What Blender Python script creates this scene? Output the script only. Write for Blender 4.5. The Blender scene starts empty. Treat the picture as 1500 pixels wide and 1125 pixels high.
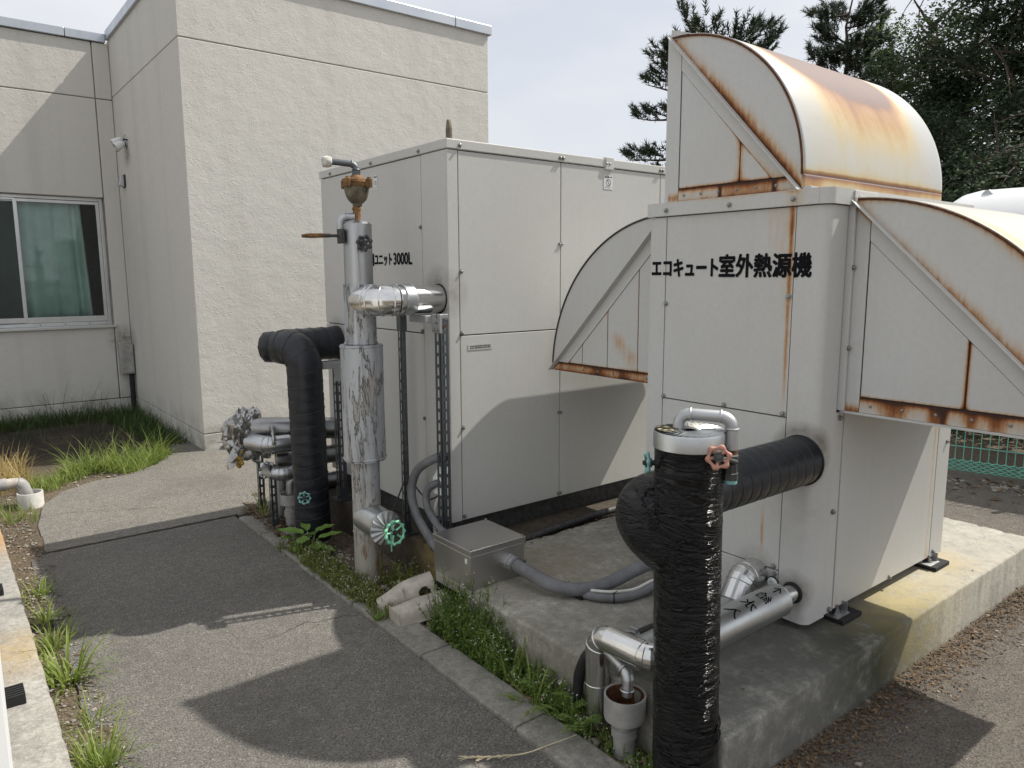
import bpy, bmesh, math, random
from mathutils import Vector, Matrix, noise as mnoise
random.seed(7)
R = math.radians
scn = bpy.context.scene
col = scn.collection

# ------------------------------------------------------------------ camera, sky, sun, exposure
cam_d = bpy.data.cameras.new('camera'); cam = bpy.data.objects.new('camera', cam_d); col.objects.link(cam)
yaw, pit, rol = R(51.7223), R(-8.4261), R(-0.23832)
F = Vector((math.cos(yaw)*math.cos(pit), math.sin(yaw)*math.cos(pit), math.sin(pit)))
Rt = Vector((math.sin(yaw), -math.cos(yaw), 0)); Up = Rt.cross(F)
cr, sr = math.cos(rol), math.sin(rol)
rx = Rt*cr + Up*sr; uy = Up*cr - Rt*sr
cam.matrix_world = Matrix(((rx.x, uy.x, -F.x, 0), (rx.y, uy.y, -F.y, 0), (rx.z, uy.z, -F.z, 1.6), (0, 0, 0, 1)))
cam_d.sensor_width = 36; cam_d.sensor_fit = 'HORIZONTAL'; cam_d.lens = 36*1079.276/1500
cam_d.clip_start = 0.05; cam_d.clip_end = 2000
scn.camera = cam

SUN = Vector((.755, -.24, 1.0)).normalized()
sd = bpy.data.lights.new('sun', 'SUN'); sd.energy = 4.8; sd.angle = R(0.6); sd.color = (1, .95, .865)
so = bpy.data.objects.new('sun', sd); col.objects.link(so)
so.rotation_euler = (-SUN).to_track_quat('-Z', 'Y').to_euler(); so.location = (5, -3, 12)

w = bpy.data.worlds.new('World'); scn.world = w; w.use_nodes = True
nt = w.node_tree; nt.nodes.clear()
out = nt.nodes.new('ShaderNodeOutputWorld')
sky = nt.nodes.new('ShaderNodeTexSky'); sky.sky_type = 'NISHITA'; sky.sun_disc = False
sky.sun_elevation = math.asin(SUN.z); sky.sun_rotation = math.atan2(SUN.x, SUN.y)
sky.air_density = 1.0; sky.dust_density = 2.0; sky.ozone_density = 1.5
bg = nt.nodes.new('ShaderNodeBackground'); bg.inputs[1].default_value = 0.11
nt.links.new(sky.outputs[0], bg.inputs[0])
tc = nt.nodes.new('ShaderNodeTexCoord')
mp = nt.nodes.new('ShaderNodeMapping'); mp.inputs['Scale'].default_value = (1.3, 1.3, 3.2)
nt.links.new(tc.outputs['Generated'], mp.inputs[0])
cn = nt.nodes.new('ShaderNodeTexNoise'); cn.inputs['Scale'].default_value = 1.7; cn.inputs['Detail'].default_value = 7; cn.inputs['Roughness'].default_value = .52
nt.links.new(mp.outputs[0], cn.inputs['Vector'])
cr_ = nt.nodes.new('ShaderNodeValToRGB')
cr_.color_ramp.elements[0].position = .30; cr_.color_ramp.elements[0].color = (.68, .68, .68, 1)
cr_.color_ramp.elements[1].position = .62; cr_.color_ramp.elements[1].color = (.97, .97, .97, 1)
nt.links.new(cn.outputs[0], cr_.inputs[0])
bg2 = nt.nodes.new('ShaderNodeBackground'); bg2.inputs[0].default_value = (.90, .915, .95, 1); bg2.inputs[1].default_value = .92
ms = nt.nodes.new('ShaderNodeMixShader')
nt.links.new(cr_.outputs[0], ms.inputs[0]); nt.links.new(bg.outputs[0], ms.inputs[1]); nt.links.new(bg2.outputs[0], ms.inputs[2])
nt.links.new(ms.outputs[0], out.inputs[0])

scn.view_settings.view_transform = 'Standard'; scn.view_settings.look = 'None'
scn.view_settings.gamma = 1; scn.view_settings.exposure = 0.09; scn.view_settings.use_curve_mapping = False
scn.render.engine = 'CYCLES'
scn.cycles.max_bounces = 6; scn.cycles.transparent_max_bounces = 12

# ------------------------------------------------------------------ material helpers
class NT:
    def __init__(s, name, rough=.6, metal=0., base=(.5, .5, .5)):
        s.m = bpy.data.materials.new(name); s.m.use_nodes = True
        s.t = s.m.node_tree; s.b = s.t.nodes['Principled BSDF']
        s.b.inputs['Roughness'].default_value = rough; s.b.inputs['Metallic'].default_value = metal
        s.b.inputs['Base Color'].default_value = (*base, 1)
        s.co = s.t.nodes.new('ShaderNodeTexCoord').outputs['Object']
    def n(s, kind, **kw):
        x = s.t.nodes.new(kind)
        for k, v in kw.items(): setattr(x, k, v)
        return x
    def l(s, a, b): s.t.links.new(a, b)
    def put(s, inp, v):
        if hasattr(v, 'is_output') or hasattr(v, 'links'): s.l(v, inp)
        elif isinstance(v, (tuple, list)) and inp.type == 'RGBA' and len(v) == 3: inp.default_value = (*v, 1)
        else: inp.default_value = v
    def scale(s, sc, vec=None):
        m = s.n('ShaderNodeMapping'); m.inputs['Scale'].default_value = sc
        s.l(vec or s.co, m.inputs[0]); return m.outputs[0]
    def noise(s, sc, det=4, ro=.55, vec=None, dist=0):
        x = s.n('ShaderNodeTexNoise'); x.inputs['Scale'].default_value = sc; x.inputs['Detail'].default_value = det
        x.inputs['Roughness'].default_value = ro; x.inputs['Distortion'].default_value = dist
        s.l(vec or s.co, x.inputs['Vector']); return x.outputs[0]
    def voro(s, sc, vec=None, out='Distance', feat='F1'):
        x = s.n('ShaderNodeTexVoronoi'); x.feature = feat; x.inputs['Scale'].default_value = sc
        s.l(vec or s.co, x.inputs['Vector']); return x.outputs[out]
    def ramp(s, f, stops, interp='LINEAR'):
        x = s.n('ShaderNodeValToRGB'); r = x.color_ramp; r.interpolation = interp
        while len(r.elements) < len(stops): r.elements.new(.5)
        for e, (p, c) in zip(r.elements, stops):
            e.position = p; e.color = (c, c, c, 1) if isinstance(c, (int, float)) else (*c, 1)
        s.put(x.inputs[0], f); return x.outputs[0]
    def mix(s, f, a, b, mode='MIX'):
        x = s.n('ShaderNodeMix'); x.data_type = 'RGBA'; x.blend_type = mode
        s.put(x.inputs[0], f); s.put(x.inputs[6], a); s.put(x.inputs[7], b); return x.outputs[2]
    def math(s, op, a, b=0., clamp=False):
        x = s.n('ShaderNodeMath'); x.operation = op; x.use_clamp = clamp
        s.put(x.inputs[0], a); s.put(x.inputs[1], b); return x.outputs[0]
    def attr(s, name):
        x = s.n('ShaderNodeAttribute'); x.attribute_name = name; return x.outputs['Fac']
    def blob(s, c, r0, r1, sc=(1, 1, 1)):
        d = s.n('ShaderNodeVectorMath'); d.operation = 'SUBTRACT'; s.l(s.co, d.inputs[0]); d.inputs[1].default_value = c
        m = s.n('ShaderNodeVectorMath'); m.operation = 'MULTIPLY'; s.l(d.outputs[0], m.inputs[0]); m.inputs[1].default_value = sc
        l = s.n('ShaderNodeVectorMath'); l.operation = 'LENGTH'; s.l(m.outputs[0], l.inputs[0])
        r = s.n('ShaderNodeMapRange'); r.inputs[1].default_value = r0; r.inputs[2].default_value = r1
        r.inputs[3].default_value = 1; r.inputs[4].default_value = 0; s.l(l.outputs[1], r.inputs[0]); return r.outputs[0]
    def sep(s):
        x = s.n('ShaderNodeSeparateXYZ'); s.l(s.co, x.inputs[0]); return x.outputs
    def bump(s, h, st=.3, d=.01):
        x = s.n('ShaderNodeBump'); x.inputs['Strength'].default_value = st; x.inputs['Distance'].default_value = d
        s.put(x.inputs['Height'], h)
        if s.b.inputs['Normal'].links: s.l(s.b.inputs['Normal'].links[0].from_socket, x.inputs['Normal'])
        s.l(x.outputs[0], s.b.inputs['Normal'])
    def col(s, v): s.put(s.b.inputs['Base Color'], v)
    def rough(s, v): s.put(s.b.inputs['Roughness'], v)

def simple(name, c, rough=.5, metal=0., var=.25, sc=25, bump=0, spec=None):
    k = NT(name, rough, metal)
    a = k.noise(sc, 5, .6)
    d = tuple(x*(1-var) for x in c); u = tuple(min(1, x*(1+var*.6)) for x in c)
    k.col(k.ramp(a, [(.3, d), (.7, u)]))
    k.rough(k.ramp(k.noise(sc*1.7, 3), [(.3, max(0, rough-.08)), (.7, min(1, rough+.1))]))
    if bump: k.bump(k.noise(sc*4, 4), bump, .003)
    if spec is not None: k.b.inputs['Specular IOR Level'].default_value = spec
    return k.m

M = {}
def painted(name, base, grime, rough=.42, st=.32, smudges=()):
    """off-white painted steel sheet with rust driven by the 'rust' wear attribute"""
    k = NT(name, rough)
    z = k.sep()[2]
    big = k.noise(1.3, 5, .6); fine = k.noise(60, 3)
    streak = k.noise(1, 5, .65, vec=k.scale((24, 24, .9)))
    c = k.mix(k.ramp(big, [(.35, 0.), (.75, .55)]), base, grime)
    c = k.mix(k.ramp(streak, [(.52, 0.), (.8, st)]), c, tuple(g*.8 for g in grime))
    c = k.mix(k.ramp(fine, [(.3, .1), (.7, 0.)]), c, (.25, .24, .22))
    for bc, r0, r1, sc_, am in smudges:
        c = k.mix(k.math('MULTIPLY', k.math('MULTIPLY', k.blob(bc, r0, r1, sc_), am), k.ramp(k.noise(17, 5, .65), [(.25, .35), (.65, 1.)])), c, (.13, .115, .09))
    ru = k.attr('rust')
    sn = k.noise(1, 6, .7, vec=k.scale((70, 70, 9)))
    bn = k.noise(26, 6, .7)
    v = k.math('ADD', ru, k.math('MULTIPLY', k.math('SUBTRACT', k.math('ADD', k.math('MULTIPLY', sn, .6), k.math('MULTIPLY', bn, .4)), .5), k.math('MULTIPLY', k.math('MULTIPLY', ru, 3.0, True), .95)), True)
    rc = k.ramp(v, [(0, (.60, .46, .25)), (.35, (.47, .25, .085)), (.58, (.27, .095, .026)), (.8, (.085, .03, .012)), (1, (.045, .02, .011))])
    c = k.mix(k.ramp(v, [(.10, 0.), (.42, .85), (.6, 1.)]), c, rc)
    k.col(c)
    k.rough(k.ramp(v, [(.1, rough), (.5, .85)]))
    k.bump(k.noise(4.5, 2), .05, .02)
    k.bump(k.math('MULTIPLY', v, k.noise(150, 4)), .35, .002)
    return k.m
M['tank'] = painted('tank_paint', (.53, .53, .51), (.47, .465, .435), .42, .10, [((-.993, -.528, 1.22), .06, .15, (1, 1, 1), .75), ((-.993, .6, .93), .09, .15, (1, 1, 1), .6), ((-.993, -.547, .43), .03, .07, (1, 1, 1), .5)])
M['hp'] = painted('unit_paint', (.56, .565, .555), (.50, .485, .43), .42, .16, [((-.562, -.33, .665), .085, .125, (1, 1, 1), .85), ((-.562, -.34, .50), .0, .16, (1, 1, .55), .28), ((-.562, -.328, .155), .03, .085, (1, 1, 1), .8), ((-.562, -.17, .19), .05, .10, (1, 1, 1), .5), ((-.562, -.3, .08), .0, .2, (1, 1, 1.6), .3)])
def curved_mat():
    k = NT('weathered_hood_sheet', .45)
    ru = k.attr('rust')
    sn = k.noise(1, 6, .6, vec=k.scale((16, 2.2, 2.2)))
    bn = k.noise(14, 7, .72)
    v = k.math('ADD', ru, k.math('MULTIPLY', k.math('SUBTRACT', k.math('ADD', k.math('MULTIPLY', sn, .65), k.math('MULTIPLY', bn, .35)), .5), k.math('MULTIPLY', k.math('MULTIPLY', ru, 3., True), .62)), True)
    c = k.ramp(v, [(0, (.475, .48, .47)), (.17, (.475, .455, .39)), (.34, (.50, .405, .235)), (.52, (.42, .255, .11)), (.68, (.32, .165, .085)), (.82, (.20, .115, .088)), (1, (.165, .11, .10))])
    c = k.mix(k.ramp(bn, [(.55, 0.), (.8, .22)]), c, (.3, .2, .12))
    k.col(c); k.rough(k.ramp(v, [(.2, .42), (.7, .7)]))
    k.bump(bn, .15, .003)
    return k.m
M['hoodsheet'] = curved_mat()
M['seam'] = simple('dark_seam', (.05, .045, .04), .8)
M['rustedge'] = simple('rusted_edge', (.11, .042, .016), .9, var=.6, sc=60, bump=.4)

def stucco():
    k = NT('stucco_wall', .9)
    v = k.voro(55, vec=None); n2 = k.noise(38, 5, .6); big = k.noise(.5, 5, .6); st = k.noise(1, 5, .6, vec=k.scale((3.5, 3.5, .22)))
    c = k.mix(k.ramp(big, [(.35, 0.), (.7, .6)]), (.60, .588, .548), (.555, .543, .50))
    c = k.mix(k.ramp(st, [(.50, 0.), (.75, .45)]), c, (.46, .445, .40))
    c = k.mix(k.ramp(k.noise(9, 5), [(.6, 0.), (.8, .16)]), c, (.38, .36, .31))
    z = k.sep()[2]
    low = k.n('ShaderNodeMapRange'); low.inputs[1].default_value = .36; low.inputs[2].default_value = .0; low.inputs[3].default_value = 0; low.inputs[4].default_value = 1
    k.l(z, low.inputs[0])
    c = k.mix(k.math('MULTIPLY', low.outputs[0], k.ramp(k.noise(6, 5), [(.35, 0.), (.65, .7)])), c, (.20, .19, .15))
    for bc, r0, r1 in (((-.07, 0, .80), .02, .2), ((0, -.5, 2.72), .0, .12)):
        c = k.mix(k.math('MULTIPLY', k.blob(bc, r0, r1, (1, .6, 1)), k.ramp(k.noise(22, 4), [(.3, .1), (.6, .75)])), c, (.09, .085, .06))
    k.col(c)
    jit = k.n('ShaderNodeVectorMath'); jit.operation = 'ADD'; k.l(k.co, jit.inputs[0])
    jn = k.n('ShaderNodeTexNoise'); jn.inputs['Scale'].default_value = 30; jn.inputs['Detail'].default_value = 3; k.l(k.co, jn.inputs['Vector'])
    js = k.n('ShaderNodeVectorMath'); js.operation = 'SCALE'; js.inputs['Scale'].default_value = .03; k.l(jn.outputs['Color'], js.inputs[0]); k.l(js.outputs[0], jit.inputs[1])
    lump = k.math('MULTIPLY', k.ramp(k.voro(56, jit.outputs[0]), [(.10, 1.), (.42, 0.)]), k.ramp(k.noise(21, 3), [(.44, .05), (.62, 1.)]))
    lump2 = k.math('MULTIPLY', k.ramp(k.voro(105, jit.outputs[0]), [(.10, 1.), (.45, 0.)]), k.ramp(k.noise(33, 2), [(.42, .1), (.6, 1.)]))
    k.bump(k.noise(7, 4, .55), .35, .02)
    k.bump(n2, .22, .005)
    k.bump(lump, .30, .008); k.bump(lump2, .26, .006)
    return k.m
M['stucco'] = stucco()

def concrete(name, base, dark, blobs=(), lev=.5):
    k = NT(name, .92)
    a = k.noise(2.2, 6, .62); b = k.noise(30, 5, .65); s = k.voro(190)
    c = k.mix(k.ramp(a, [(.36, 0.), (.62, 1.)]), dark, base)
    c = k.mix(k.ramp(k.noise(6, 7, .75), [(.42, .55), (.6, 0.)]), c, tuple(x*.6 for x in dark))
    c = k.mix(k.ramp(b, [(.35, .6), (.62, 0.)]), c, tuple(x*.45 for x in dark))
    c = k.mix(k.ramp(k.noise(75, 5, .8), [(.36, .55), (.5, 0.)]), c, tuple(x*.5 for x in dark))
    c = k.mix(k.ramp(k.noise(110, 3, .8), [(.55, 0.), (.68, .5)]), c, tuple(min(1, x*1.35) for x in base))
    c = k.mix(k.ramp(k.noise(1, 5, .6, vec=k.scale((14, 14, 1.4))), [(.5, 0.), (.75, lev)]), c, tuple(x*.4 for x in dark))
    for bc, r0, r1, sc, cc, amt in blobs:
        c = k.mix(k.math('MULTIPLY', k.blob(bc, r0, r1, sc), k.ramp(k.noise(11, 7, .72), [(.34, .25*amt), (.56, amt)])), c, cc)
    pit = k.ramp(k.voro(34), [(.05, 1.), (.13, 0.)])
    pm = k.math('MULTIPLY', pit, k.ramp(k.noise(7, 2), [(.5, 0.), (.6, 1.)]))
    c = k.mix(k.math('MULTIPLY', pm, .6), c, (.05, .045, .04))
    k.col(c)
    k.bump(b, .5, .006); k.bump(k.noise(240, 3), .4, .002)
    k.bump(k.math('SUBTRACT', 1., pm), .5, .006)
    return k.m
M['slab'] = concrete('plinth_concrete', (.53, .51, .455), (.36, .345, .305), [
    ((3.6, 1.25, .3), .2, .8, (.8, 1, 1), (.46, .43, .35), .7),
    ((2.50, 1.22, .30), .08, .55, (.8, 1.1, .8), (.07, .072, .045), .95),
    ((2.72, 1.16, .22), .04, .3, (1, 1, .7), (.06, .068, .035), .9),
    ((2.3, 1.12, .13), .1, .42, (.42, 3, 1.9), (.115, .105, .085), .95),
    ((2.05, 1.25, .3), .2, .9, (.8, 1, .6), (.12, .12, .11), .8),
    ((2.64, 1.13, .25), .04, .30, (.6, 1.2, .9), (.030, .034, .016), 1.),
    ((2.98, 1.24, .3), .05, .4, (.8, 1.6, 1), (.47, .39, .19), .75),
    ((3.50, 1.33, .3), .02, .22, (1, 1, 1), (.47, .37, .18), .8),
    ((2.1, 2.4, .3), .1, .5, (1, 1, 1), (.24, .205, .14), .7),
    ((1.62, 2.0, .16), .05, .5, (1, .5, 1.2), (.16, .15, .10), .6)])
M['slabdark'] = concrete('dark_concrete', (.12, .095, .065), (.06, .048, .036), [((1.8, 2.92, .2), .02, .2, (1, 1, .8), (.30, .23, .09), .8)])  # much darker brown concrete than the other plinths
M['kerb'] = concrete('kerb_concrete', (.35, .335, .295), (.26, .25, .22), lev=.2)
M['leftslab'] = concrete('old_concrete', (.46, .45, .41), (.35, .335, .30), [
    ((.15, 4.75, .25), .1, .55, (1, .8, 1), (.42, .22, .05), .85),
    ((.15, 3.1, .25), .05, .3, (1, 1, 1), (.40, .28, .12), .6)], lev=.1)

def asphalt(name, base, spec, warm):
    k = NT(name, .93)
    a = k.noise(1.1, 5, .6); b = k.noise(135, 4, .8); v = k.voro(110)
    c = k.mix(k.ramp(a, [(.3, 0.), (.7, 1.)]), base, warm)
    c = k.mix(k.ramp(b, [(.38, .9), (.54, 0.)]), c, tuple(x*.2 for x in base))
    c = k.mix(k.ramp(k.noise(150, 3, .7), [(.58, 0.), (.68, .75)]), c, spec)
    c = k.mix(k.ramp(k.noise(26, 4, .7), [(.35, .4), (.55, 0.)]), c, tuple(x*.5 for x in base))
    c = k.mix(k.ramp(k.noise(7, 5, .65), [(.5, 0.), (.75, .35)]), c, tuple(x*.6 for x in base))
    c = k.mix(k.ramp(k.noise(2.3, 6, .7, dist=.6), [(.52, 0.), (.66, .42)]), c, tuple(x*.5 for x in base))
    cr2 = k.n('ShaderNodeTexVoronoi'); cr2.feature = 'DISTANCE_TO_EDGE'; cr2.inputs['Scale'].default_value = .9
    wv = k.n('ShaderNodeVectorMath'); wv.operation = 'ADD'; k.l(k.co, wv.inputs[0]); wn = k.n('ShaderNodeTexNoise'); wn.inputs['Scale'].default_value = 3.5; wn.inputs['Detail'].default_value = 5; k.l(k.co, wn.inputs['Vector'])
    ws = k.n('ShaderNodeVectorMath'); ws.operation = 'SCALE'; ws.inputs['Scale'].default_value = .35; k.l(wn.outputs['Color'], ws.inputs[0]); k.l(ws.outputs[0], wv.inputs[1]); k.l(wv.outputs[0], cr2.inputs['Vector'])
    cm = k.math('MULTIPLY', k.ramp(cr2.outputs['Distance'], [(.001, 1.), (.005, 0.)]), k.ramp(k.noise(1.1, 2), [(.52, 0.), (.6, .7)]))
    c = k.mix(cm, c, (.03, .028, .025))
    k.col(c)
    k.bump(k.math('SUBTRACT', 1., cm), .6, .006)
    k.bump(b, 1., .010); k.bump(v, .5, .005)
    return k.m
M['asphalt'] = asphalt('path_asphalt', (.205, .194, .177), (.56, .53, .48), (.275, .258, .228))
M['asphalt_old'] = asphalt('old_asphalt', (.245, .229, .205), (.54, .51, .46), (.31, .288, .25))
M['asphalt_yard'] = asphalt('yard_asphalt', (.175, .154, .131), (.48, .43, .37), (.25, .217, .18))

def soil():
    k = NT('soil', .97)
    a = k.noise(1.6, 6, .65); b = k.noise(45, 6, .75); v = k.voro(75, out='Color')
    c = k.mix(k.ramp(a, [(.35, 0.), (.65, 1.)]), (.20, .155, .105), (.125, .095, .062))
    c = k.mix(k.ramp(b, [(.35, .75), (.6, 0.)]), c, (.04, .03, .02))
    c = k.mix(k.ramp(k.noise(120, 2), [(.6, 0.), (.7, .7)]), c, (.42, .36, .27))
    c = k.mix(k.math('MULTIPLY', k.blob((.5, 8.0, .1), .8, 1.5, (.55, 1, 1)), k.ramp(k.noise(5, 5), [(.3, .6), (.6, 1.)])), c, (.026, .017, .013))
    k.col(c); k.bump(b, .9, .02); k.bump(k.voro(75), .5, .01)
    return k.m
M['soil'] = soil()

# metals, pipes
def metal(name, base, rough, scr=.12, streak=(3, 3, 3), dirt=.25, dirtc=(.18, .17, .15)):
    k = NT(name, rough, 1.0)
    n1 = k.noise(6, 6, .65); n2 = k.noise(1, 5, .6, vec=k.scale(streak)); n3 = k.noise(300, 2)
    c = k.mix(k.ramp(n1, [(.5, 0.), (.78, dirt)]), base, dirtc)
    k.col(c)
    k.rough(k.ramp(n2, [(.3, max(.05, rough-scr)), (.7, rough+scr)]))
    k.bump(n1, .12, .006); k.bump(n3, .05, .0008)
    return k.m
M['steel'] = metal('stainless_jacket', (.68, .68, .67), .22)
M['darksteel'] = metal('dark_reflection_jacket', (.33, .33, .33), .33, .14, dirt=.4, dirtc=(.12, .12, .11))  # jacket steel with its colour darkened to imitate dark surroundings reflected in it
M['alu'] = metal('dull_aluminium_jacket', (.55, .57, .58), .38, dirt=.35)
M['boxsteel'] = metal('junction_box_steel', (.52, .51, .50), .36, .1, dirt=.2, dirtc=(.3, .27, .23))
M['galv'] = metal('galvanised_steel', (.48, .49, .50), .48, .12, dirt=.45)
M['galv_dark'] = metal('weathered_channel', (.15, .165, .18), .5, .12, dirt=.5, dirtc=(.08, .075, .07))
M['screw'] = metal('screw_steel', (.32, .32, .31), .45)
def peel():
    k = NT('peeling_silver_paint', .55, .35)
    n = k.noise(1, 8, .72, vec=k.scale((26, 26, 4.2)), dist=.5); n2 = k.noise(1, 7, .75, vec=k.scale((55, 55, 17)), dist=.4)
    big = k.noise(1, 5, .65, vec=k.scale((11, 11, 1.0)))
    c = k.mix(k.ramp(big, [(.35, 0.), (.7, 1.)]), (.50, .51, .52), (.36, .385, .42))
    m1 = k.ramp(n, [(.545, 0.), (.565, 1.)]); m2 = k.ramp(n2, [(.62, 0.), (.64, 1.)])
    c = k.mix(k.ramp(k.noise(1, 5, .7, vec=k.scale((30, 30, 2.2))), [(.5, 0.), (.66, .7)]), c, (.21, .215, .22))
    c = k.mix(m1, c, (.33, .315, .29))
    edge = k.math('MULTIPLY', k.ramp(n, [(.525, 0.), (.55, 1.)]), k.ramp(n, [(.56, 1.), (.585, 0.)]))
    c = k.mix(k.math('MULTIPLY', edge, .85), c, (.05, .045, .04))
    c = k.mix(k.math('MULTIPLY', m2, .8), c, (.09, .08, .07))
    z = k.sep()[2]
    r = k.n('ShaderNodeMapRange'); r.inputs[1].default_value = .56; r.inputs[2].default_value = .1; k.l(z, r.inputs[0])
    c = k.mix(k.math('MULTIPLY', r.outputs[0], .75), c, (.44, .41, .34))
    c = k.mix(k.math('MULTIPLY', r.outputs[0], k.ramp(k.noise(1, 6, .7, vec=k.scale((22, 22, 4))), [(.53, 0.), (.6, .9)])), c, (.22, .105, .03))
    k.col(c); k.bump(k.math('SUBTRACT', 1., m1), .7, .004); k.bump(n2, .3, .003)
    k.put(k.b.inputs['Metallic'], k.ramp(m1, [(0, .45), (1, 0.)]))
    return k.m
M['peel'] = peel()
M['stained'] = metal('stained_jacket', (.42, .43, .44), .40, .14, (16, 16, .8), .6, (.16, .17, .18))
def tape(name, base, rough, wr, dust):
    k = NT(name, rough)
    a = k.noise(1, 7, .7, vec=k.scale((4, 4, 12)), dist=2.5); b = k.noise(9, 6, .7)
    c = k.mix(k.ramp(b, [(.45, 0.), (.8, dust)]), base, (.16, .155, .15))
    k.col(c)
    k.rough(k.ramp(b, [(.3, rough-.1), (.7, rough+.16)]))
    if dust == 0:
        a2 = k.noise(1, 5, .6, vec=k.scale((5, 5, 19)), dist=1.4); a3 = k.noise(1, 4, .6, vec=k.scale((4, 4, 15)), dist=1.8)
        k.bump(k.ramp(a2, [(.40, 0.), (.5, 1.), (.60, 0.)]), .55, .010); k.bump(k.ramp(a3, [(.44, 0.), (.5, 1.), (.56, 0.)]), .6, .010)
    else: k.bump(k.ramp(a, [(.35, 0.), (.5, 1.), (.65, .1)]), wr, .010)
    if dust == 0: k.b.inputs['Specular IOR Level'].default_value = .30
    return k.m
M['tape'] = tape('black_glossy_wrap', (.0035, .0035, .004), .16, 1.0, .0)
M['tape2'] = tape('black_rubber_wrap', (.008, .0105, .016), .36, .10, .06)
M['rubber'] = simple('black_rubber', (.014, .014, .015), .75, bump=.2)
M['cable'] = simple('black_cable', (.012, .012, .014), .5)
def conduit():
    k = NT('grey_flex_conduit', .62)
    n = k.noise(8, 6, .7)
    k.col(k.ramp(n, [(.3, (.10, .10, .105)), (.7, (.20, .205, .215))]))
    k.bump(k.noise(60, 4), .12, .002); return k.m
M['conduit'] = conduit()
M['pvcgrey'] = simple('grey_pvc', (.34, .335, .32), .55, var=.3, sc=14)
M['pvcbeige'] = simple('beige_plastic', (.47, .43, .375), .55, var=.3, sc=16, bump=.15)
M['pvcwhite'] = simple('white_pvc', (.62, .61, .57), .5, var=.25, sc=12)
M['brass'] = simple('rusty_bronze', (.20, .105, .04), .75, .3, var=.75, sc=30, bump=.5)
M['castiron'] = simple('rusty_cast_body', (.20, .17, .12), .7, .3, var=.7, sc=18, bump=.35)
M['mint'] = simple('mint_painted_iron', (.24, .62, .40), .5, var=.4, sc=40)
M['teal'] = simple('teal_painted_iron', (.20, .42, .40), .5, var=.35, sc=40)
M['pink'] = simple('faded_red_iron', (.48, .24, .18), .6, var=.35, sc=50)
M['darkiron'] = simple('dark_iron', (.07, .07, .07), .6, .4, var=.5, sc=40, bump=.3)
M['white'] = simple('white_paint', (.72, .73, .73), .45, var=.06, sc=3)
M['whitecloth'] = simple('frayed_white_wrap', (.62, .6, .55), .9, var=.4, sc=60, bump=.6)
M['foil'] = metal('crumpled_foil', (.42, .42, .41), .40, .15, dirt=.6, dirtc=(.17, .16, .14))
M['wool'] = simple('yellow_insulation', (.50, .33, .09), .95, var=.5, sc=50, bump=.6)
M['ink'] = simple('black_lettering', (.007, .007, .009), .85, spec=.15)
M['plate'] = simple('pale_plate', (.50, .50, .485), .4, var=.05)
M['sticker'] = simple('white_sticker', (.66, .67, .67), .4, var=.05)
M['alframe'] = metal('window_aluminium', (.62, .63, .63), .4, .08, dirt=.2)
M['coping'] = metal('coping_metal', (.50, .53, .57), .42, .1, dirt=.2)
M['seal'] = simple('grey_sealant', (.27, .255, .225), .9, var=.4, sc=6)
M['straw'] = simple('dry_straw', (.58, .50, .33), .85, var=.35, sc=20)
M['stone'] = simple('pale_pebble', (.30, .275, .235), .9, var=.45, sc=20, bump=.4)
M['dark'] = simple('dark_interior', (.02, .022, .024), .9)
M['bark'] = simple('bark', (.075, .055, .042), .95, var=.5, sc=14, bump=.9)
M['fence'] = simple('green_coated_wire', (.17, .50, .39), .45, var=.2)
def leafm(name, a, b, trans=.35, rough=.55):
    k = NT(name, rough)
    g = k.n('ShaderNodeNewGeometry')
    c = k.mix(g.outputs['Random Per Island'], a, b)
    c = k.mix(k.ramp(k.noise(.8, 3), [(.35, 0.), (.7, .55)]), c, tuple(x*.6 for x in a))
    k.col(c)
    tr = k.n('ShaderNodeBsdfTranslucent'); k.l(c, tr.inputs[0])
    mx = k.n('ShaderNodeMixShader'); mx.inputs[0].default_value = trans
    o = [x for x in k.t.nodes if x.type == 'OUTPUT_MATERIAL'][0]
    k.l(k.b.outputs[0], mx.inputs[1]); k.l(tr.outputs[0], mx.inputs[2]); k.l(mx.outputs[0], o.inputs[0])
    return k.m
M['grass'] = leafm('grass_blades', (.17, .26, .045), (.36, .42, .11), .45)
M['grassdark'] = leafm('shade_darkened_grass', (.045, .085, .02), (.09, .14, .035))  # darker copy of the grass: shade by the walls put into the colour
M['drygrass'] = leafm('dry_grass', (.42, .31, .11), (.55, .44, .2))
M['weed'] = leafm('weed_leaves', (.11, .20, .04), (.25, .34, .08), .45)
M['weedy'] = leafm('yellowish_weed', (.22, .28, .06), (.38, .40, .13), .45)
M['bigleaf'] = leafm('broad_leaf', (.17, .31, .055), (.24, .38, .09))
M['flower'] = leafm('tiny_white_flowers', (.6, .6, .5), (.75, .75, .68), .2)
M['needle'] = leafm('pine_needles', (.028, .048, .026), (.05, .075, .04), .15)
M['needle2'] = leafm('far_pine_needles', (.032, .052, .030), (.058, .08, .045), .2)
M['leaf1'] = leafm('dark_tree_leaves', (.032, .056, .030), (.072, .105, .05), .3, .8)
M['leaf2'] = leafm('light_tree_leaves', (.075, .115, .035), (.15, .20, .07), .35, .75)
M['litter'] = leafm('dry_litter', (.09, .058, .034), (.24, .165, .095), .05, .9)

# ------------------------------------------------------------------ object helpers
def rootloc(p):
    v = Vector((0, 0, 0))
    while p is not None: v = v + p.location; p = p.parent
    return v
def thing(name, label, cat, loc, group=None):
    o = bpy.data.objects.new(name, None); col.objects.link(o); o.location = loc
    o.empty_display_size = .1
    o['label'] = label; o['category'] = cat
    if group: o['group'] = group
    return o
def tag(o, label, cat, group=None):
    o['label'] = label; o['category'] = cat
    if group: o['group'] = group
    return o
def kind(o, k): o['kind'] = k; return o

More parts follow.
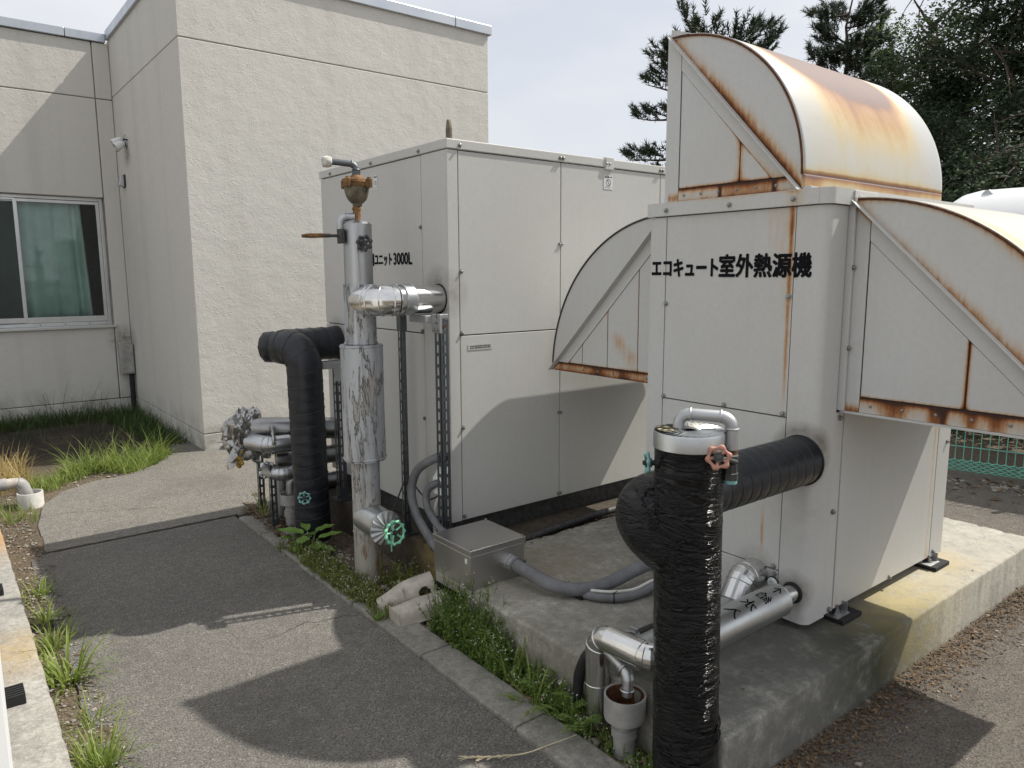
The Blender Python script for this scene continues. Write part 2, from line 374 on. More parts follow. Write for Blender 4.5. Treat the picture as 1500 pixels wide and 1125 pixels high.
class MB:
    """collects polygons in world coordinates; build() links them as one mesh object"""
    def __init__(s): s.v = []; s.f = []; s.r = []
    def add(s, vs, fs, rust=None):
        o = len(s.v); s.v += [tuple(x) for x in vs]; s.f += [tuple(i+o for i in f) for f in fs]
        s.r += rust if rust else [0.]*len(vs); return s
    def box(s, a, b):
        x0, y0, z0 = (min(p, q) for p, q in zip(a, b)); x1, y1, z1 = (max(p, q) for p, q in zip(a, b))
        return s.add([(x0, y0, z0), (x1, y0, z0), (x1, y1, z0), (x0, y1, z0), (x0, y0, z1), (x1, y0, z1), (x1, y1, z1), (x0, y1, z1)],
                     [(0, 3, 2, 1), (4, 5, 6, 7), (0, 1, 5, 4), (1, 2, 6, 5), (2, 3, 7, 6), (3, 0, 4, 7)])
    def obox(s, o, u, v, wv):
        o, u, v, wv = Vector(o), Vector(u), Vector(v), Vector(wv)
        P = [o, o+u, o+u+v, o+v]; P += [p+wv for p in P]
        fs = [(0, 3, 2, 1), (4, 5, 6, 7), (0, 1, 5, 4), (1, 2, 6, 5), (2, 3, 7, 6), (3, 0, 4, 7)]
        if u.cross(v).dot(wv) < 0: fs = [f[::-1] for f in fs]
        return s.add(P, fs)
    def prism(s, pts, off):
        """closed polygon pts extruded along off"""
        n = len(pts); off = Vector(off); P = [Vector(p) for p in pts]; Q = [p+off for p in P]
        nn = Vector((0, 0, 0))
        for i in range(n): nn += P[i].cross(P[(i+1) % n])
        flip = nn.dot(off) > 0
        fs = [tuple(range(n))[::-1] if flip else tuple(range(n)), tuple(range(n, 2*n)) if flip else tuple(range(2*n-1, n-1, -1))]
        for i in range(n):
            j = (i+1) % n; f = (i, j, n+j, n+i); fs.append(f if flip else f[::-1])
        return s.add(P+Q, fs)
    def tube(s, pts, r, seg=16, caps=True, ry=None, jit=None, rfun=None):
        P = [Vector(p) for p in pts]; n = len(P)
        rr = r if isinstance(r, (list, tuple)) else [r]*n
        T = [(P[min(i+1, n-1)]-P[max(i-1, 0)]).normalized() for i in range(n)]
        up = Vector((0, 0, 1)) if abs(T[0].z) < .9 else Vector((1, 0, 0))
        N = (up-T[0]*up.dot(T[0])).normalized(); vs = []; fs = []
        for i in range(n):
            if i: N = (N-T[i]*N.dot(T[i])).normalized()
            B = T[i].cross(N)
            for j in range(seg):
                a = 2*math.pi*j/seg
                q = rr[i]
                if rfun: q *= rfun(i, j, a, P[i])
                p = P[i]+(N*math.cos(a)+B*math.sin(a))*q
                if jit: p = p+Vector((random.uniform(-jit, jit), random.uniform(-jit, jit), random.uniform(-jit, jit)))
                vs.append(p)
        for i in range(n-1):
            for j in range(seg):
                k = (j+1) % seg
                fs.append((i*seg+j, i*seg+k, (i+1)*seg+k, (i+1)*seg+j))
        if caps:
            fs.append(tuple(range(seg))[::-1]); fs.append(tuple(range((n-1)*seg, n*seg)))
        return s.add(vs, fs)
    def cyl(s, a, b, r, seg=20, r2=None): return s.tube([a, b], [r, r if r2 is None else r2], seg)
    def lathe(s, c, axis, prof, seg=28):
        """prof: list of (distance along axis, radius)"""
        a = Vector(axis).normalized(); c = Vector(c)
        u = a.orthogonal().normalized(); v = a.cross(u); vs = []; fs = []
        for d, r in prof:
            for j in range(seg):
                t = 2*math.pi*j/seg; vs.append(c+a*d+(u*math.cos(t)+v*math.sin(t))*max(r, 1e-5))
        n = len(prof)
        for i in range(n-1):
            for j in range(seg):
                k = (j+1) % seg; fs.append((i*seg+j, i*seg+k, (i+1)*seg+k, (i+1)*seg+j))
        return s.add(vs, fs)
    def ring(s, c, axis, R0, r, seg=28, sub=8, lob=0, amp=0):
        a = Vector(axis).normalized(); u = a.orthogonal().normalized(); v = a.cross(u); c = Vector(c); vs = []; fs = []
        for i in range(seg):
            t = 2*math.pi*i/seg; d = u*math.cos(t)+v*math.sin(t); RR = R0*(1+amp*math.cos(lob*t)); q = r*(1+.35*math.cos(lob*t) if lob else 1)
            for j in range(sub):
                b = 2*math.pi*j/sub; vs.append(c+d*(RR+q*math.cos(b))+a*q*math.sin(b))
        for i in range(seg):
            for j in range(sub):
                i2 = (i+1) % seg; j2 = (j+1) % sub
                fs.append((i*sub+j, i2*sub+j, i2*sub+j2, i*sub+j2))
        return s.add(vs, fs)
    def grid(s, fn, nu, nv, rust=None, flip=False):
        vs = []; rs = []
        for i in range(nu+1):
            for j in range(nv+1):
                p = Vector(fn(i/nu, j/nv)); vs.append(p); rs.append(rust(p, i/nu, j/nv) if rust else 0.)
        fs = []
        for i in range(nu):
            for j in range(nv):
                q = (i*(nv+1)+j, (i+1)*(nv+1)+j, (i+1)*(nv+1)+j+1, i*(nv+1)+j+1)
                fs.append(q[::-1] if flip else q)
        return s.add(vs, fs, rs)
    def build(s, name, m, parent=None, smooth=None, bevel=0, solid=0, loc=None, sub=0):
        base = rootloc(parent) if parent is not None else Vector(loc or (0, 0, 0))
        me = bpy.data.meshes.new(name)
        me.from_pydata([Vector(v)-base for v in s.v], [], s.f); me.validate(); me.update()
        if any(s.r) and len(me.vertices) == len(s.r):
            at = me.attributes.new('rust', 'FLOAT', 'POINT'); at.data.foreach_set('value', s.r)
        me.materials.append(M[m] if isinstance(m, str) else m)
        if smooth is not None:
            me.polygons.foreach_set('use_smooth', [True]*len(me.polygons))
            if smooth < 180: me.set_sharp_from_angle(angle=R(smooth))
        o = bpy.data.objects.new(name, me); col.objects.link(o)
        if parent is not None: o.parent = parent
        else: o.location = base
        if solid:
            md = o.modifiers.new('thickness', 'SOLIDIFY'); md.thickness = solid; md.offset = -1
        if bevel:
            md = o.modifiers.new('edges', 'BEVEL'); md.width = bevel; md.segments = 2; md.limit_method = 'ANGLE'; md.angle_limit = R(40)
        if sub:
            md = o.modifiers.new('smooth', 'SUBSURF'); md.levels = sub; md.render_levels = sub
        return o

def fillet(pts, r, n=8):
    """round the inner corners of a polyline"""
    P = [Vector(p) for p in pts]; o = [P[0]]
    for i in range(1, len(P)-1):
        a = (P[i-1]-P[i]); b = (P[i+1]-P[i]); la, lb = a.length, b.length; a.normalize(); b.normalize()
        ang = a.angle(b)/2
        rr = r[i-1] if isinstance(r, (list, tuple)) else r
        d = min(rr/math.tan(ang), la*.49, lb*.49); rr = d*math.tan(ang)
        c = P[i]+(a+b).normalized()*(rr/math.sin(ang))
        s0 = P[i]+a*d-c; s1 = P[i]+b*d-c; th = s0.angle(s1)
        for k in range(n+1):
            t = k/n; o.append(c+(s0*math.sin((1-t)*th)+s1*math.sin(t*th))/math.sin(th))
    o.append(P[-1]); return o
def dense(pts, step):
    P = [Vector(p) for p in pts]; o = [P[0]]
    for a, b in zip(P, P[1:]):
        n = max(1, int((b-a).length/step))
        for k in range(1, n+1): o.append(a.lerp(b, k/n))
    return o
def catmull(pts, n=8):
    P = [Vector(p) for p in pts]; P = [P[0]*2-P[1]]+P+[P[-1]*2-P[-2]]; o = []
    for i in range(1, len(P)-2):
        for k in range(n):
            t = k/n; a, b, c, d = P[i-1:i+3]
            o.append(.5*((2*b)+(c-a)*t+(2*a-5*b+4*c-d)*t*t+(3*b-a-3*c+d)*t**3))
    o.append(P[-2]); return o
def share(o, parent, loc, name=None):
    """another copy of a small part under the same or another parent, sharing its mesh"""
    c = bpy.data.objects.new(name or o.name.split('.')[0], o.data); col.objects.link(c)
    c.parent = parent; c.location = Vector(loc)-rootloc(parent); return c
_dg = None
def text_mesh(body, offset=0.):
    cu = bpy.data.curves.new('lettering_curve', 'FONT'); cu.body = body; cu.size = 1; cu.offset = offset; cu.resolution_u = 3
    o = bpy.data.objects.new('lettering_curve', cu); col.objects.link(o)
    dg = bpy.context.evaluated_depsgraph_get(); dg.update()
    me = bpy.data.meshes.new_from_object(o.evaluated_get(dg)); bpy.data.objects.remove(o); bpy.data.curves.remove(cu)
    vs = [v.co.copy() for v in me.vertices]; fs = [tuple(p.vertices) for p in me.polygons]; bpy.data.meshes.remove(me)
    x0 = min(v.x for v in vs); x1 = max(v.x for v in vs); y0 = min(v.y for v in vs); y1 = max(v.y for v in vs)
    return [Vector(((v.x-x0)/(x1-x0), (v.y-y0)/(y1-y0), 0)) for v in vs], fs
def lettering(mb, body, o, u, v, off=0.):
    vs, fs = text_mesh(body); o, u, v = Vector(o), Vector(u), Vector(v); n_ = u.cross(v).normalized(); q = off*v.length
    for i in range(9 if off else 1):
        s_ = Vector((0, 0, 0)) if i == 8 else (u.normalized()*math.cos(i*math.pi/4)+v.normalized()*math.sin(i*math.pi/4))*q
        mb.add([o+u*p.x+v*p.y+s_+n_*(.00008*i) for p in vs], fs)
    return mb

# ================================================================== SETTING
G = .09
b = MB(); b.grid(lambda u, v: (-300+600*u, -300+600*v, G), 2, 2); kind(b.build('ground', 'soil'), 'structure')
# soil strips and verge (slightly uneven)
def hz(x, y, s=3., a=.012): return a*mnoise.noise(Vector((x*s, y*s, 1.7)))
b = MB(); b.grid(lambda u, v: (1.52+.34*u, .4+4.6*v, .104+hz(1.52+.34*u, .4+4.6*v, 6, .018)), 12, 120); kind(b.build('soil_strip', 'soil', smooth=180), 'structure')
b = MB(); b.grid(lambda u, v: (.12+.24*u, 1.2+4.3*v, .103+hz(.12+.24*u, 1.2+4.3*v, 6, .014)+.012*(1-u)), 10, 90); b.grid(lambda u, v: (.1+.62*u, 4.5+1.9*v, .0995+hz(.1+.62*u, 4.5+1.9*v, 6, .010)), 16, 50); kind(b.build('verge', 'soil', smooth=180), 'structure')
# path, with a ragged left edge
def edge(y): return .298+.035*mnoise.noise(Vector((y*2.2, 0, 3)))+.012*mnoise.noise(Vector((y*9, 0, 3)))
b = MB(); b.grid(lambda u, v: ((edge(-1+5.58*v))*(1-u)+1.39*u, -1+5.58*v, .110), 2, 120); kind(b.build('asphalt_path', 'asphalt'), 'structure')
pts = [(.385, 4.584), (.40, 5.1), (.46, 5.55), (.62, 5.9), (.86, 6.05), (1.12, 6.12), (1.33, 6.3), (1.47, 6.62), (1.60, 6.95), (1.80, 7.3)]
poly = []
for i in range(len(pts)-1):
    for k in range(6):
        t = k/6; x = pts[i][0]*(1-t)+pts[i+1][0]*t; y = pts[i][1]*(1-t)+pts[i+1][1]*t
        poly.append((x+.02*mnoise.noise(Vector((x*7, y*7, 0))), y+.02*mnoise.noise(Vector((x*7, y*7, 5))), .108))
poly += [(1.8, 7.3, .108), (7, 7.3, .108), (7, 4.584, .108)]
b = MB(); b.prism(poly, (0, 0, -.07)); kind(b.build('old_asphalt', 'asphalt_old'), 'structure')
b = MB(); b.grid(lambda u, v: (1.7+10*u, -3+4.2*v, .094), 2, 2); b.grid(lambda u, v: (4.35+2.0*u, 1.2+4*v, .094), 2, 2)
kind(b.build('yard_asphalt', 'asphalt_yard'), 'structure')
# tarry joint between the two pavings
b = MB(); pr = [(.36+1.05*i/24, 4.583+.006*mnoise.noise(Vector((i*.7, 0, 0))), .111) for i in range(25)]
b.tube(pr, [.006+.004*random.random() for _ in pr], 6); kind(b.build('paving_joint', 'seam'), 'structure')

# kerb: each stone a part
kb = thing('kerb', 'long row of grey concrete kerb stones between path and weeds', 'kerb', (1.46, 2.9, .1))
ys = [.55, 1.15, 1.75, 2.35, 2.95, 3.55, 4.12, 4.5]
for y0, y1 in zip(ys, ys[1:]):
    b = MB(); dz = random.uniform(-.004, .004); dx = random.uniform(-.006, .006)
    b.box((1.39+dx, y0+.004, .0), (1.53+dx, y1-.004, .127+dz)); b.build('kerb_stone', 'kerb', kb, bevel=.008)

# concrete plinths
def rough_block(x0, x1, y0, y1, z0, z1, name, m, seed, ch=.014, nx=60, ny=40):
    """box with worn top edges"""
    bm = bmesh.new()
    bmesh.ops.create_cube(bm, size=1)
    for v in bm.verts: v.co = Vector((x0+(v.co.x+.5)*(x1-x0), y0+(v.co.y+.5)*(y1-y0), z0+(v.co.z+.5)*(z1-z0)))
    ed = [e for e in bm.edges if all(v.co.z > z1-1e-4 for v in e.verts)] + [e for e in bm.edges if abs(e.verts[0].co.z-e.verts[1].co.z) > .05]
    bmesh.ops.bevel(bm, geom=ed, offset=ch, segments=3, affect='EDGES', profile=.5)
    for ax, n, lo, hi in ((0, nx, x0, x1), (1, ny, y0, y1)):
        for k in range(1, n):
            c = [0, 0, 0]; c[ax] = lo+(hi-lo)*k/n; nn = [0, 0, 0]; nn[ax] = 1
            bmesh.ops.bisect_plane(bm, geom=bm.verts[:]+bm.edges[:]+bm.faces[:], plane_co=c, plane_no=nn)
    for v in bm.verts:
        if v.co.z > z1-.05:
            e = min(abs(v.co.x-x0), abs(v.co.x-x1), abs(v.co.y-y0), abs(v.co.y-y1))
            if e < .03:
                k = Vector((v.co.x*9+seed, v.co.y*9, 0)); q = max(0, mnoise.noise(k*1.0)+.1)*.006+max(0, mnoise.noise(k*3.1)-.22)*.020+max(0, mnoise.noise(k*7)-.25)*.012
                v.co.z -= q; v.co.x += (q*.6 if v.co.x < (x0+x1)/2 else -q*.6) if min(abs(v.co.x-x0), abs(v.co.x-x1)) < .03 else 0
                v.co.y += (q*.6 if v.co.y < (y0+y1)/2 else -q*.6) if min(abs(v.co.y-y0), abs(v.co.y-y1)) < .03 else 0
    me = bpy.data.meshes.new(name); bm.to_mesh(me); bm.free(); me.materials.append(M[m])
    me.polygons.foreach_set('use_smooth', [True]*len(me.polygons)); me.set_sharp_from_angle(angle=R(35))
    o = bpy.data.objects.new(name, me); col.objects.link(o); return o
pl_ = kind(rough_block(1.65, 4.20, 1.13, 2.70, 0, .30, 'concrete_plinth', 'slab', 1.0, .011, 140, 80), 'structure')
cut = MB().box((1.5, 2.415, -.2), (1.835, 3, .6)).build('notch', 'slab')
bo = pl_.modifiers.new('notch', 'BOOLEAN'); bo.object = cut; bo.operation = 'DIFFERENCE'; bo.solver = 'EXACT'
dg = bpy.context.evaluated_depsgraph_get(); dg.update(); me = bpy.data.meshes.new_from_object(pl_.evaluated_get(dg)); pl_.modifiers.clear(); pl_.data = me; bpy.data.objects.remove(cut)
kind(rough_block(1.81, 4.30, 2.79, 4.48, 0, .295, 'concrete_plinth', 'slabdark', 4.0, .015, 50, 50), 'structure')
kind(rough_block(-1.6, .20, 1.2, 5.6, 0, .25, 'concrete_plinth', 'leftslab', 7.0, .012, 20, 90), 'structure')
b = MB(); b.box((1.72, 2.70, .05), (4.2, 2.79, .2)); kind(b.build('drain_gap', 'dark'), 'structure')

# ================================================================== BUILDING
BX, BY, FY = 1.763, 6.521, 9.119
bd = thing('building', 'cream stucco flat-roofed building with a window and projecting block', 'building', (BX, FY, .1))
XR = 4.845
def wallbox(name, a, c, core=True): b = MB(); b.box(a, c); return b.build(name, 'stucco', bd, bevel=.006)
# projecting block, three courses divided by recessed joints
wallbox('plinth_wall', (BX, BY, .05), (XR, 13, .248))
wallbox('wall', (BX, BY, .254), (XR, 13, 3.491))
wallbox('wall', (BX, BY, 3.498), (XR, 13, 4.075))
b = MB(); b.box((BX+.012, BY+.012, .06), (XR-.012, 12.98, 4.0)); b.build('joint_sealant', 'seal', bd)
# far wing with a window opening
wx0, wx1, wz0, wz1 = -.12, 1.606, 1.075, 2.44
VJ = 1.60
wallbox('plinth_wall', (-7, FY, .05), (BX-.004, 13, .248))
wallbox('wall', (-7, FY, .256), (wx0, 13, 3.458))
wallbox('wall', (wx0+.001, FY, .256), (VJ-.004, FY+.25, wz0))
wallbox('wall', (wx0+.001, FY, wz1), (VJ-.004, FY+.25, 3.458))
wallbox('wall', (VJ+.006, FY-.006, .256), (BX-.004, FY+.25, 3.458))
wallbox('wall', (-7, FY, 3.468), (VJ-.004, 13, 4.03))
wallbox('wall', (VJ+.006, FY-.006, 3.468), (BX-.004, 13, 4.03))
b = MB(); b.box((-6.9, FY+.012, 3.3), (BX-.01, 12.9, 4.0)); b.box((VJ-.3, FY+.012, wz1+.05), (BX-.01, FY+.24, 3.4))
b.box((VJ-.3, FY+.012, .2), (BX-.01, FY+.24, wz0-.05)); b.box((-6.9, FY+.012, .06), (BX-.01, FY+.24, .8))
b.box((VJ+.001, FY+.008, .3), (VJ+.05, FY+.24, 3.4)); b.build('joint_sealant', 'seal', bd)
# copings, each length with its joint
def coping(a, c): b = MB(); b.box(a, c); return b.build('coping', 'coping', bd, bevel=.006)
zc0, zc1 = 4.035, 4.125
for x0, x1 in ((-7, -1.2), (-1.195, 1.36), (1.365, BX-.0295)): coping((x0, FY-.03, zc0), (x1, FY+.3, zc1))
for y0, y1 in ((BY-.03, 8.98), (8.985, 9.12)): coping((BX-.028, y0, zc0+.03), (BX+.25, y1, zc1+.035))
for x0, x1 in ((BX+.255, 2.62), (2.625, 4.42), (4.425, XR+.03)): coping((x0, BY-.03, zc0+.03), (x1, BY+.3, zc1+.035))
# window
wn = MB()
def fr(b, x0, x1, z0, z1, t, y0, y1, tb=None):
    tb = tb or t
    b.box((x0, y0, z0), (x0+t, y1, z1)); b.box((x1-t, y0, z0), (x1, y1, z1))
    b.box((x0+t, y0, z0), (x1-t, y1, z0+tb)); b.box((x0+t, y0, z1-t), (x1-t, y1, z1))
fr(wn, wx0, wx1-.006, wz0+.002, wz1-.002, .035, FY+.085, FY+.16); wo = wn.build('window', 'alframe', bd, bevel=.003)
b = MB(); fr(b, .785, 1.563, wz0+.04, wz1-.04, .032, FY+.100, FY+.120, .06); b.build('sash', 'alframe', wo, bevel=.002)
b = MB(); fr(b, -.08, .82, wz0+.04, wz1-.04, .032, FY+.124, FY+.146, .06); b.build('sash', 'alframe', wo, bevel=.002)
g = NT('window_glass', .02); g.b.inputs['Transmission Weight'].default_value = 0
gl = g.n('ShaderNodeBsdfGlossy'); gl.inputs['Roughness'].default_value = .02; tr = g.n('ShaderNodeBsdfTransparent'); tr.inputs[0].default_value = (.84, .90, .89, 1)
fz = g.n('ShaderNodeFresnel'); fz.inputs[0].default_value = 1.5; mxx = g.n('ShaderNodeMixShader')
g.l(fz.outputs[0], mxx.inputs[0]); g.l(tr.outputs[0], mxx.inputs[1]); g.l(gl.outputs[0], mxx.inputs[2])
g.l(mxx.outputs[0], [x for x in g.t.nodes if x.type == 'OUTPUT_MATERIAL'][0].inputs[0]); M['glass'] = g.m
M['curtain'] = simple('pale_green_curtain', (.70, .82, .77), .9, var=.12, sc=6)
M['room'] = simple('dim_room', (.10, .105, .10), .9)
M['screen'] = simple('insect_screen', (.045, .05, .05), .8)
b = MB(); b.box((.817, FY+.108, wz0+.1), (1.531, FY+.112, wz1-.072)); b.build('pane', 'glass', wo)
b = MB(); b.box((-.048, FY+.133, wz0+.1), (.788, FY+.137, wz1-.072)); b.build('pane', 'glass', wo)
b = MB(); b.box((-.08, FY+.0925, wz0+.1), (.78, FY+.0945, wz1-.08)); 
k = NT('insect_mesh', .8, 0, (.05, .055, .055)); t_ = k.n('ShaderNodeBsdfTransparent'); mm = k.n('ShaderNodeMixShader'); mm.inputs[0].default_value = .42
k.l(t_.outputs[0], mm.inputs[1]); k.l(k.b.outputs[0], mm.inputs[2]); k.l(mm.outputs[0], [x for x in k.t.nodes if x.type == 'OUTPUT_MATERIAL'][0].inputs[0]); M['mesh'] = k.m
b.build('insect_screen', 'mesh', wo)
b = MB(); fr(b, -.1, .80, wz0+.05, wz1-.04, .018, FY+.086, FY+.099, .05); b.build('screen_frame', 'alframe', wo)
b = MB()
def cur(u, v):
    x = -.2+1.62*u; fold = .018*math.sin(x*34+1.2*math.sin(x*5))+.03*max(0, (x-1.1)/.3)*math.sin(x*62)
    return (x+.045*(v-.5)*max(0, (x-1.1)/.3)*-1, FY+.21+fold, wz0+.02+1.36*v)
b.grid(cur, 150, 6); b.build('curtain', 'curtain', wo, smooth=180, solid=.004)
b = MB(); b.box((-.6, FY+1.0, .6), (1.75, FY+1.02, 2.9)); b.box((-.6, FY+.26, .6), (-.58, FY+1, 2.9)); b.box((1.72, FY+.26, .6), (1.74, FY+1, 2.9)); b.box((-.6, FY+.26, 2.9), (1.75, FY+1, 2.92)); b.box((-.6, FY+.26, .58), (1.75, FY+1, .6)); b.build('room_wall', 'room', wo)
b = MB(); b.box((wx0-.01, FY-.035, wz0-.028), (wx1+.015, FY+.1, wz0+.001)); b.build('window_sill', 'alframe', wo, bevel=.003)
b = MB()
for x in (.92, 1.15, 1.38, 1.54): b.lathe((x, FY+.085, wz0+.018), (0, -1, 0), [(0, .006), (.004, .004), (.005, 0)], 8)
kind(b.build('window_catch', 'darkiron', wo), 'stuff')

# wall fittings
lt = thing('floodlight', 'twin-hooded pale wall light high on the shaded wall', 'wall light', (BX, 8.62, 2.95))
b = MB(); b.lathe((BX, 8.62, 2.97), (-1, 0, 0), [(0, .07), (.014, .07), (.022, .05), (.022, 0)], 20); b.build('mounting_plate', 'alframe', lt, smooth=40)
b = MB()
for dy, dz in ((.035, .02), (-.05, -.03)):
    d = Vector((-.85, dy*2.2, -.55)).normalized(); c = Vector((BX-.03, 8.62+dy, 2.98+dz))
    b.lathe(c, d, [(0, .012), (.012, .028), (.04, .038), (.105, .044), (.105, .037), (.04, .03), (.035, 0)], 18)
b.build('lamp_hood', 'white', lt, smooth=40)
b = MB(); b.tube([(BX-.02, 8.58, 2.93), (BX-.06, 8.58, 2.9), (BX-.1, 8.59, 2.86)], .012, 8); b.tube([(BX-.01, 8.50, 2.97), (BX-.05, 8.49, 2.97)], .008, 8); kind(b.build('swivel_arm', 'dark', lt, smooth=40), 'stuff')
ot = thing('outlet_cover', 'small grey weatherproof outlet cover below the wall light', 'outlet', (BX, 8.83, 2.56))
b = MB(); b.box((BX-.012, 8.77, 2.53), (BX, 8.89, 2.66)); b.build('back_plate', 'darkiron', ot)
b = MB(); b.prism([(BX-.012, 8.785, 2.65), (BX-.05, 8.785, 2.64), (BX-.065, 8.785, 2.545), (BX-.012, 8.785, 2.535)], (0, .09, 0)); b.build('cover', 'alu', ot, bevel=.006)
bx = thing('wall_box', 'grey metal box in the building corner with black conduit below', 'utility box', (1.69, FY, .1))
b = MB(); b.box((1.615, FY-.115, .53), (1.752, FY-.008, .86)); b.build('box_body', 'pvcgrey', bx, bevel=.006)
b = MB(); b.box((1.625, FY-.122, .545), (1.742, FY-.1155, .845)); b.build('door', 'pvcgrey', bx, bevel=.003)
b = MB(); b.cyl((1.722, FY-.07, .1), (1.722, FY-.07, .53), .027, 12); b.build('conduit', 'rubber', bx, smooth=40)

# ================================================================== HOT WATER TANK UNIT
TX0, TX1, TY0, TY1, TZ0, TZ1 = 1.907, 3.95, 2.888, 4.25, .405, 2.212
tk = thing('storage_tank_unit', 'large pale grey panelled hot water storage cabinet beside the building', 'storage tank', (2.9, 3.5, .295))
b = MB(); b.box((TX0+.012, TY0+.012, TZ0+.01), (TX1-.012, TY1-.012, TZ1-.03)); b.build('cabinet_core', 'seam', tk)
b = MB(); b.box((TX0+.05, TY0+.045, .295), (TX1-.05, TY1-.05, TZ0+.012)); b.build('base_frame', 'darkiron', tk, bevel=.004)
zcap = 2.168
b = MB(); b.box((TX0-.006, TY0-.006, zcap), (TX1, TY1+.006, TZ1)); b.build('top_cap', 'tank', tk, bevel=.004)
SC = MB(); SC.lathe((0, 0, 0), (0, 0, 1), [(0, .0105), (.0025, .0105), (.003, .0068), (.009, .0062), (.0105, .004), (.0105, 0)], 10)
SCR = SC.build('screw', 'screw', None, smooth=35); SCR_ME = SCR.data; bpy.data.objects.remove(SCR)
def screw(parent, p, n, s=1.):
    o = bpy.data.objects.new('screw', SCR_ME); col.objects.link(o); o.parent = parent
    o.location = Vector(p)-rootloc(parent); o.rotation_euler = Vector(n).to_track_quat('Z', 'Y').to_euler(); o.scale = (s, s, s); return o
TS = 1.316  # horizontal seam
g_ = .0025
def pnl(parent, a, c, m, name='panel', bevel=.0022): b = MB(); b.box(a, c); return b.build(name, m, parent, bevel=bevel)
# long face (towards -y)
xs = [TX0+.0, 1.968, 2.604, 3.372, TX1]
pnl(tk, (xs[0], TY0, TZ0), (xs[1]-g_, TY0+.012, zcap-.003), 'tank', 'corner_post')
for x0, x1 in zip(xs[1:], xs[2:]):
    pnl(tk, (x0+g_, TY0+.001, TS+g_), (x1-g_, TY0+.012, zcap-.004), 'tank')
    pnl(tk, (x0+g_, TY0+.001, TZ0+.002), (x1-g_, TY0+.012, TS-g_), 'tank')
# end face (towards -x)
ysf = [TY0, 3.115, 3.60, TY1]
pnl(tk, (TX0, TY0+.0125, TZ0), (TX0+.011, ysf[1]-g_, zcap-.003), 'tank', 'corner_post')
pnl(tk, (TX0+.001, ysf[1]+g_, TS+g_), (TX0+.011, TY1, zcap-.004), 'tank')
pnl(tk, (TX0+.001, ysf[1]+g_, TZ0+.002), (TX0+.011, TY1, TS-g_), 'tank')
ny = (0, -1, 0); nx = (-1, 0, 0)
for x in (1.975, 2.592, 2.612, 2.925, 2.945, 3.36, 3.38): screw(tk, (x, TY0-.006, zcap+.018), ny)
for z in (TS+.30, .87, TZ0+.02): 
    screw(tk, (1.978, TY0, z), ny); screw(tk, (2.596, TY0, z+(.14 if z > 1.4 else 0)), ny, .9); screw(tk, (2.612, TY0, z+(.14 if z > 1.4 else 0)), ny, .9); screw(tk, (3.36, TY0, z), ny)
screw(tk, (1.978, TY0, TS+.012), ny)
for y in (3.12, 3.60, 4.1): screw(tk, (TX0-.006, y, zcap+.015), nx)
for z in (1.83, TS+.012, .89, TZ0+.03): screw(tk, (TX0, 3.125, z), nx)
b = MB(); b.box((2.915, TY0-.013, zcap-.012), (2.975, TY0+.02, TZ1+.008)); b.build('lid_clip', 'tank', tk, bevel=.003)
# lifting eye at the near top corner: flat dark pointed lug
b = MB(); prof = [(-.017, 0), (.017, 0), (.017, .05), (.012, .075), (.004, .094), (-.004, .094), (-.012, .075), (-.017, .05)]
b.prism([(TX0+.04, TY0+.05+p, TZ1+q) for p, q in prof], (.016, 0, 0)); b.build('lifting_lug', 'castiron', tk, bevel=.003)
# stickers and lettering
def sticker(parent, o, u, v, n, lines, circle=True, m='sticker'):
    o, u, v, n = map(Vector, (o, u, v, n)); b = MB(); b.obox(o, u, v, n*.0012); s = b.build('warning_sticker', m, parent)
    b = MB(); q = o+n*.0018
    for (x0, x1, y0, y1) in lines: b.add([q+u*x0+v*y0, q+u*x1+v*y0, q+u*x1+v*y1, q+u*x0+v*y1], [(0, 1, 2, 3)])
    if circle:
        c = q+u*.5+v*.48; r = .27*u.length; uu, vv = u.normalized(), v.normalized(); P = []; n_ = 20
        for rr in (r, r*.84):
            for i in range(n_): a = 2*math.pi*i/n_; P.append(c+uu*math.cos(a)*rr+vv*math.sin(a)*rr)
        b.add(P, [(i, (i+1) % n_, n_+(i+1) % n_, n_+i) for i in range(n_)])
        d = (uu*-.5+vv*.85)*r*.95; e = (uu*.85+vv*.5)*r*.09; b.add([c-d-e, c-d+e, c+d+e, c+d-e], [(0, 1, 2, 3)])
    b.build('print', 'ink', s)
sl = [(.12, .28, .84, .93), (.36, .62, .84, .93), (.72, .88, .84, .93), (.12, .88, .16, .175), (.12, .7, .1, .115)]
sticker(tk, (2.912, TY0, 2.055), (.068, 0, 0), (0, 0, .072), ny, sl)
sticker(tk, (TX0, 3.585, 2.043), (0, -.042, 0), (0, 0, .076), nx, sl)
rnd = random.Random(3); sl2 = []
for yy in (.56, .24):
    x = .08
    while x < .9: w_ = rnd.uniform(.02, .05); sl2.append((x, x+w_, yy, yy+.2)); x += w_+rnd.uniform(.012, .03)
sticker(tk, (2.012, TY0, 1.243), (.145, 0, 0), (0, 0, .028), ny, sl2, False, 'plate')
b = MB(); lettering(b, '貯湯ユニット', (TX0-.0012, 3.70, 1.652), (0, -.285, 0), (0, 0, .064), .034); lettering(b, '3000L', (TX0-.0012, 3.395, 1.655), (0, -.182, 0), (0, 0, .058), .034); b.build('lettering', 'ink', tk)
# a grey collar stain ring where the pipes enter
b = MB(); b.ring((TX0, 2.972, 1.49), (1, 0, 0), .067, .004, 30, 8); b.ring((TX0-.001, 4.10, 1.205), (1, 0, 0), .094, .006, 30, 8); b.build('pipe_collar', 'rubber', tk, smooth=180)

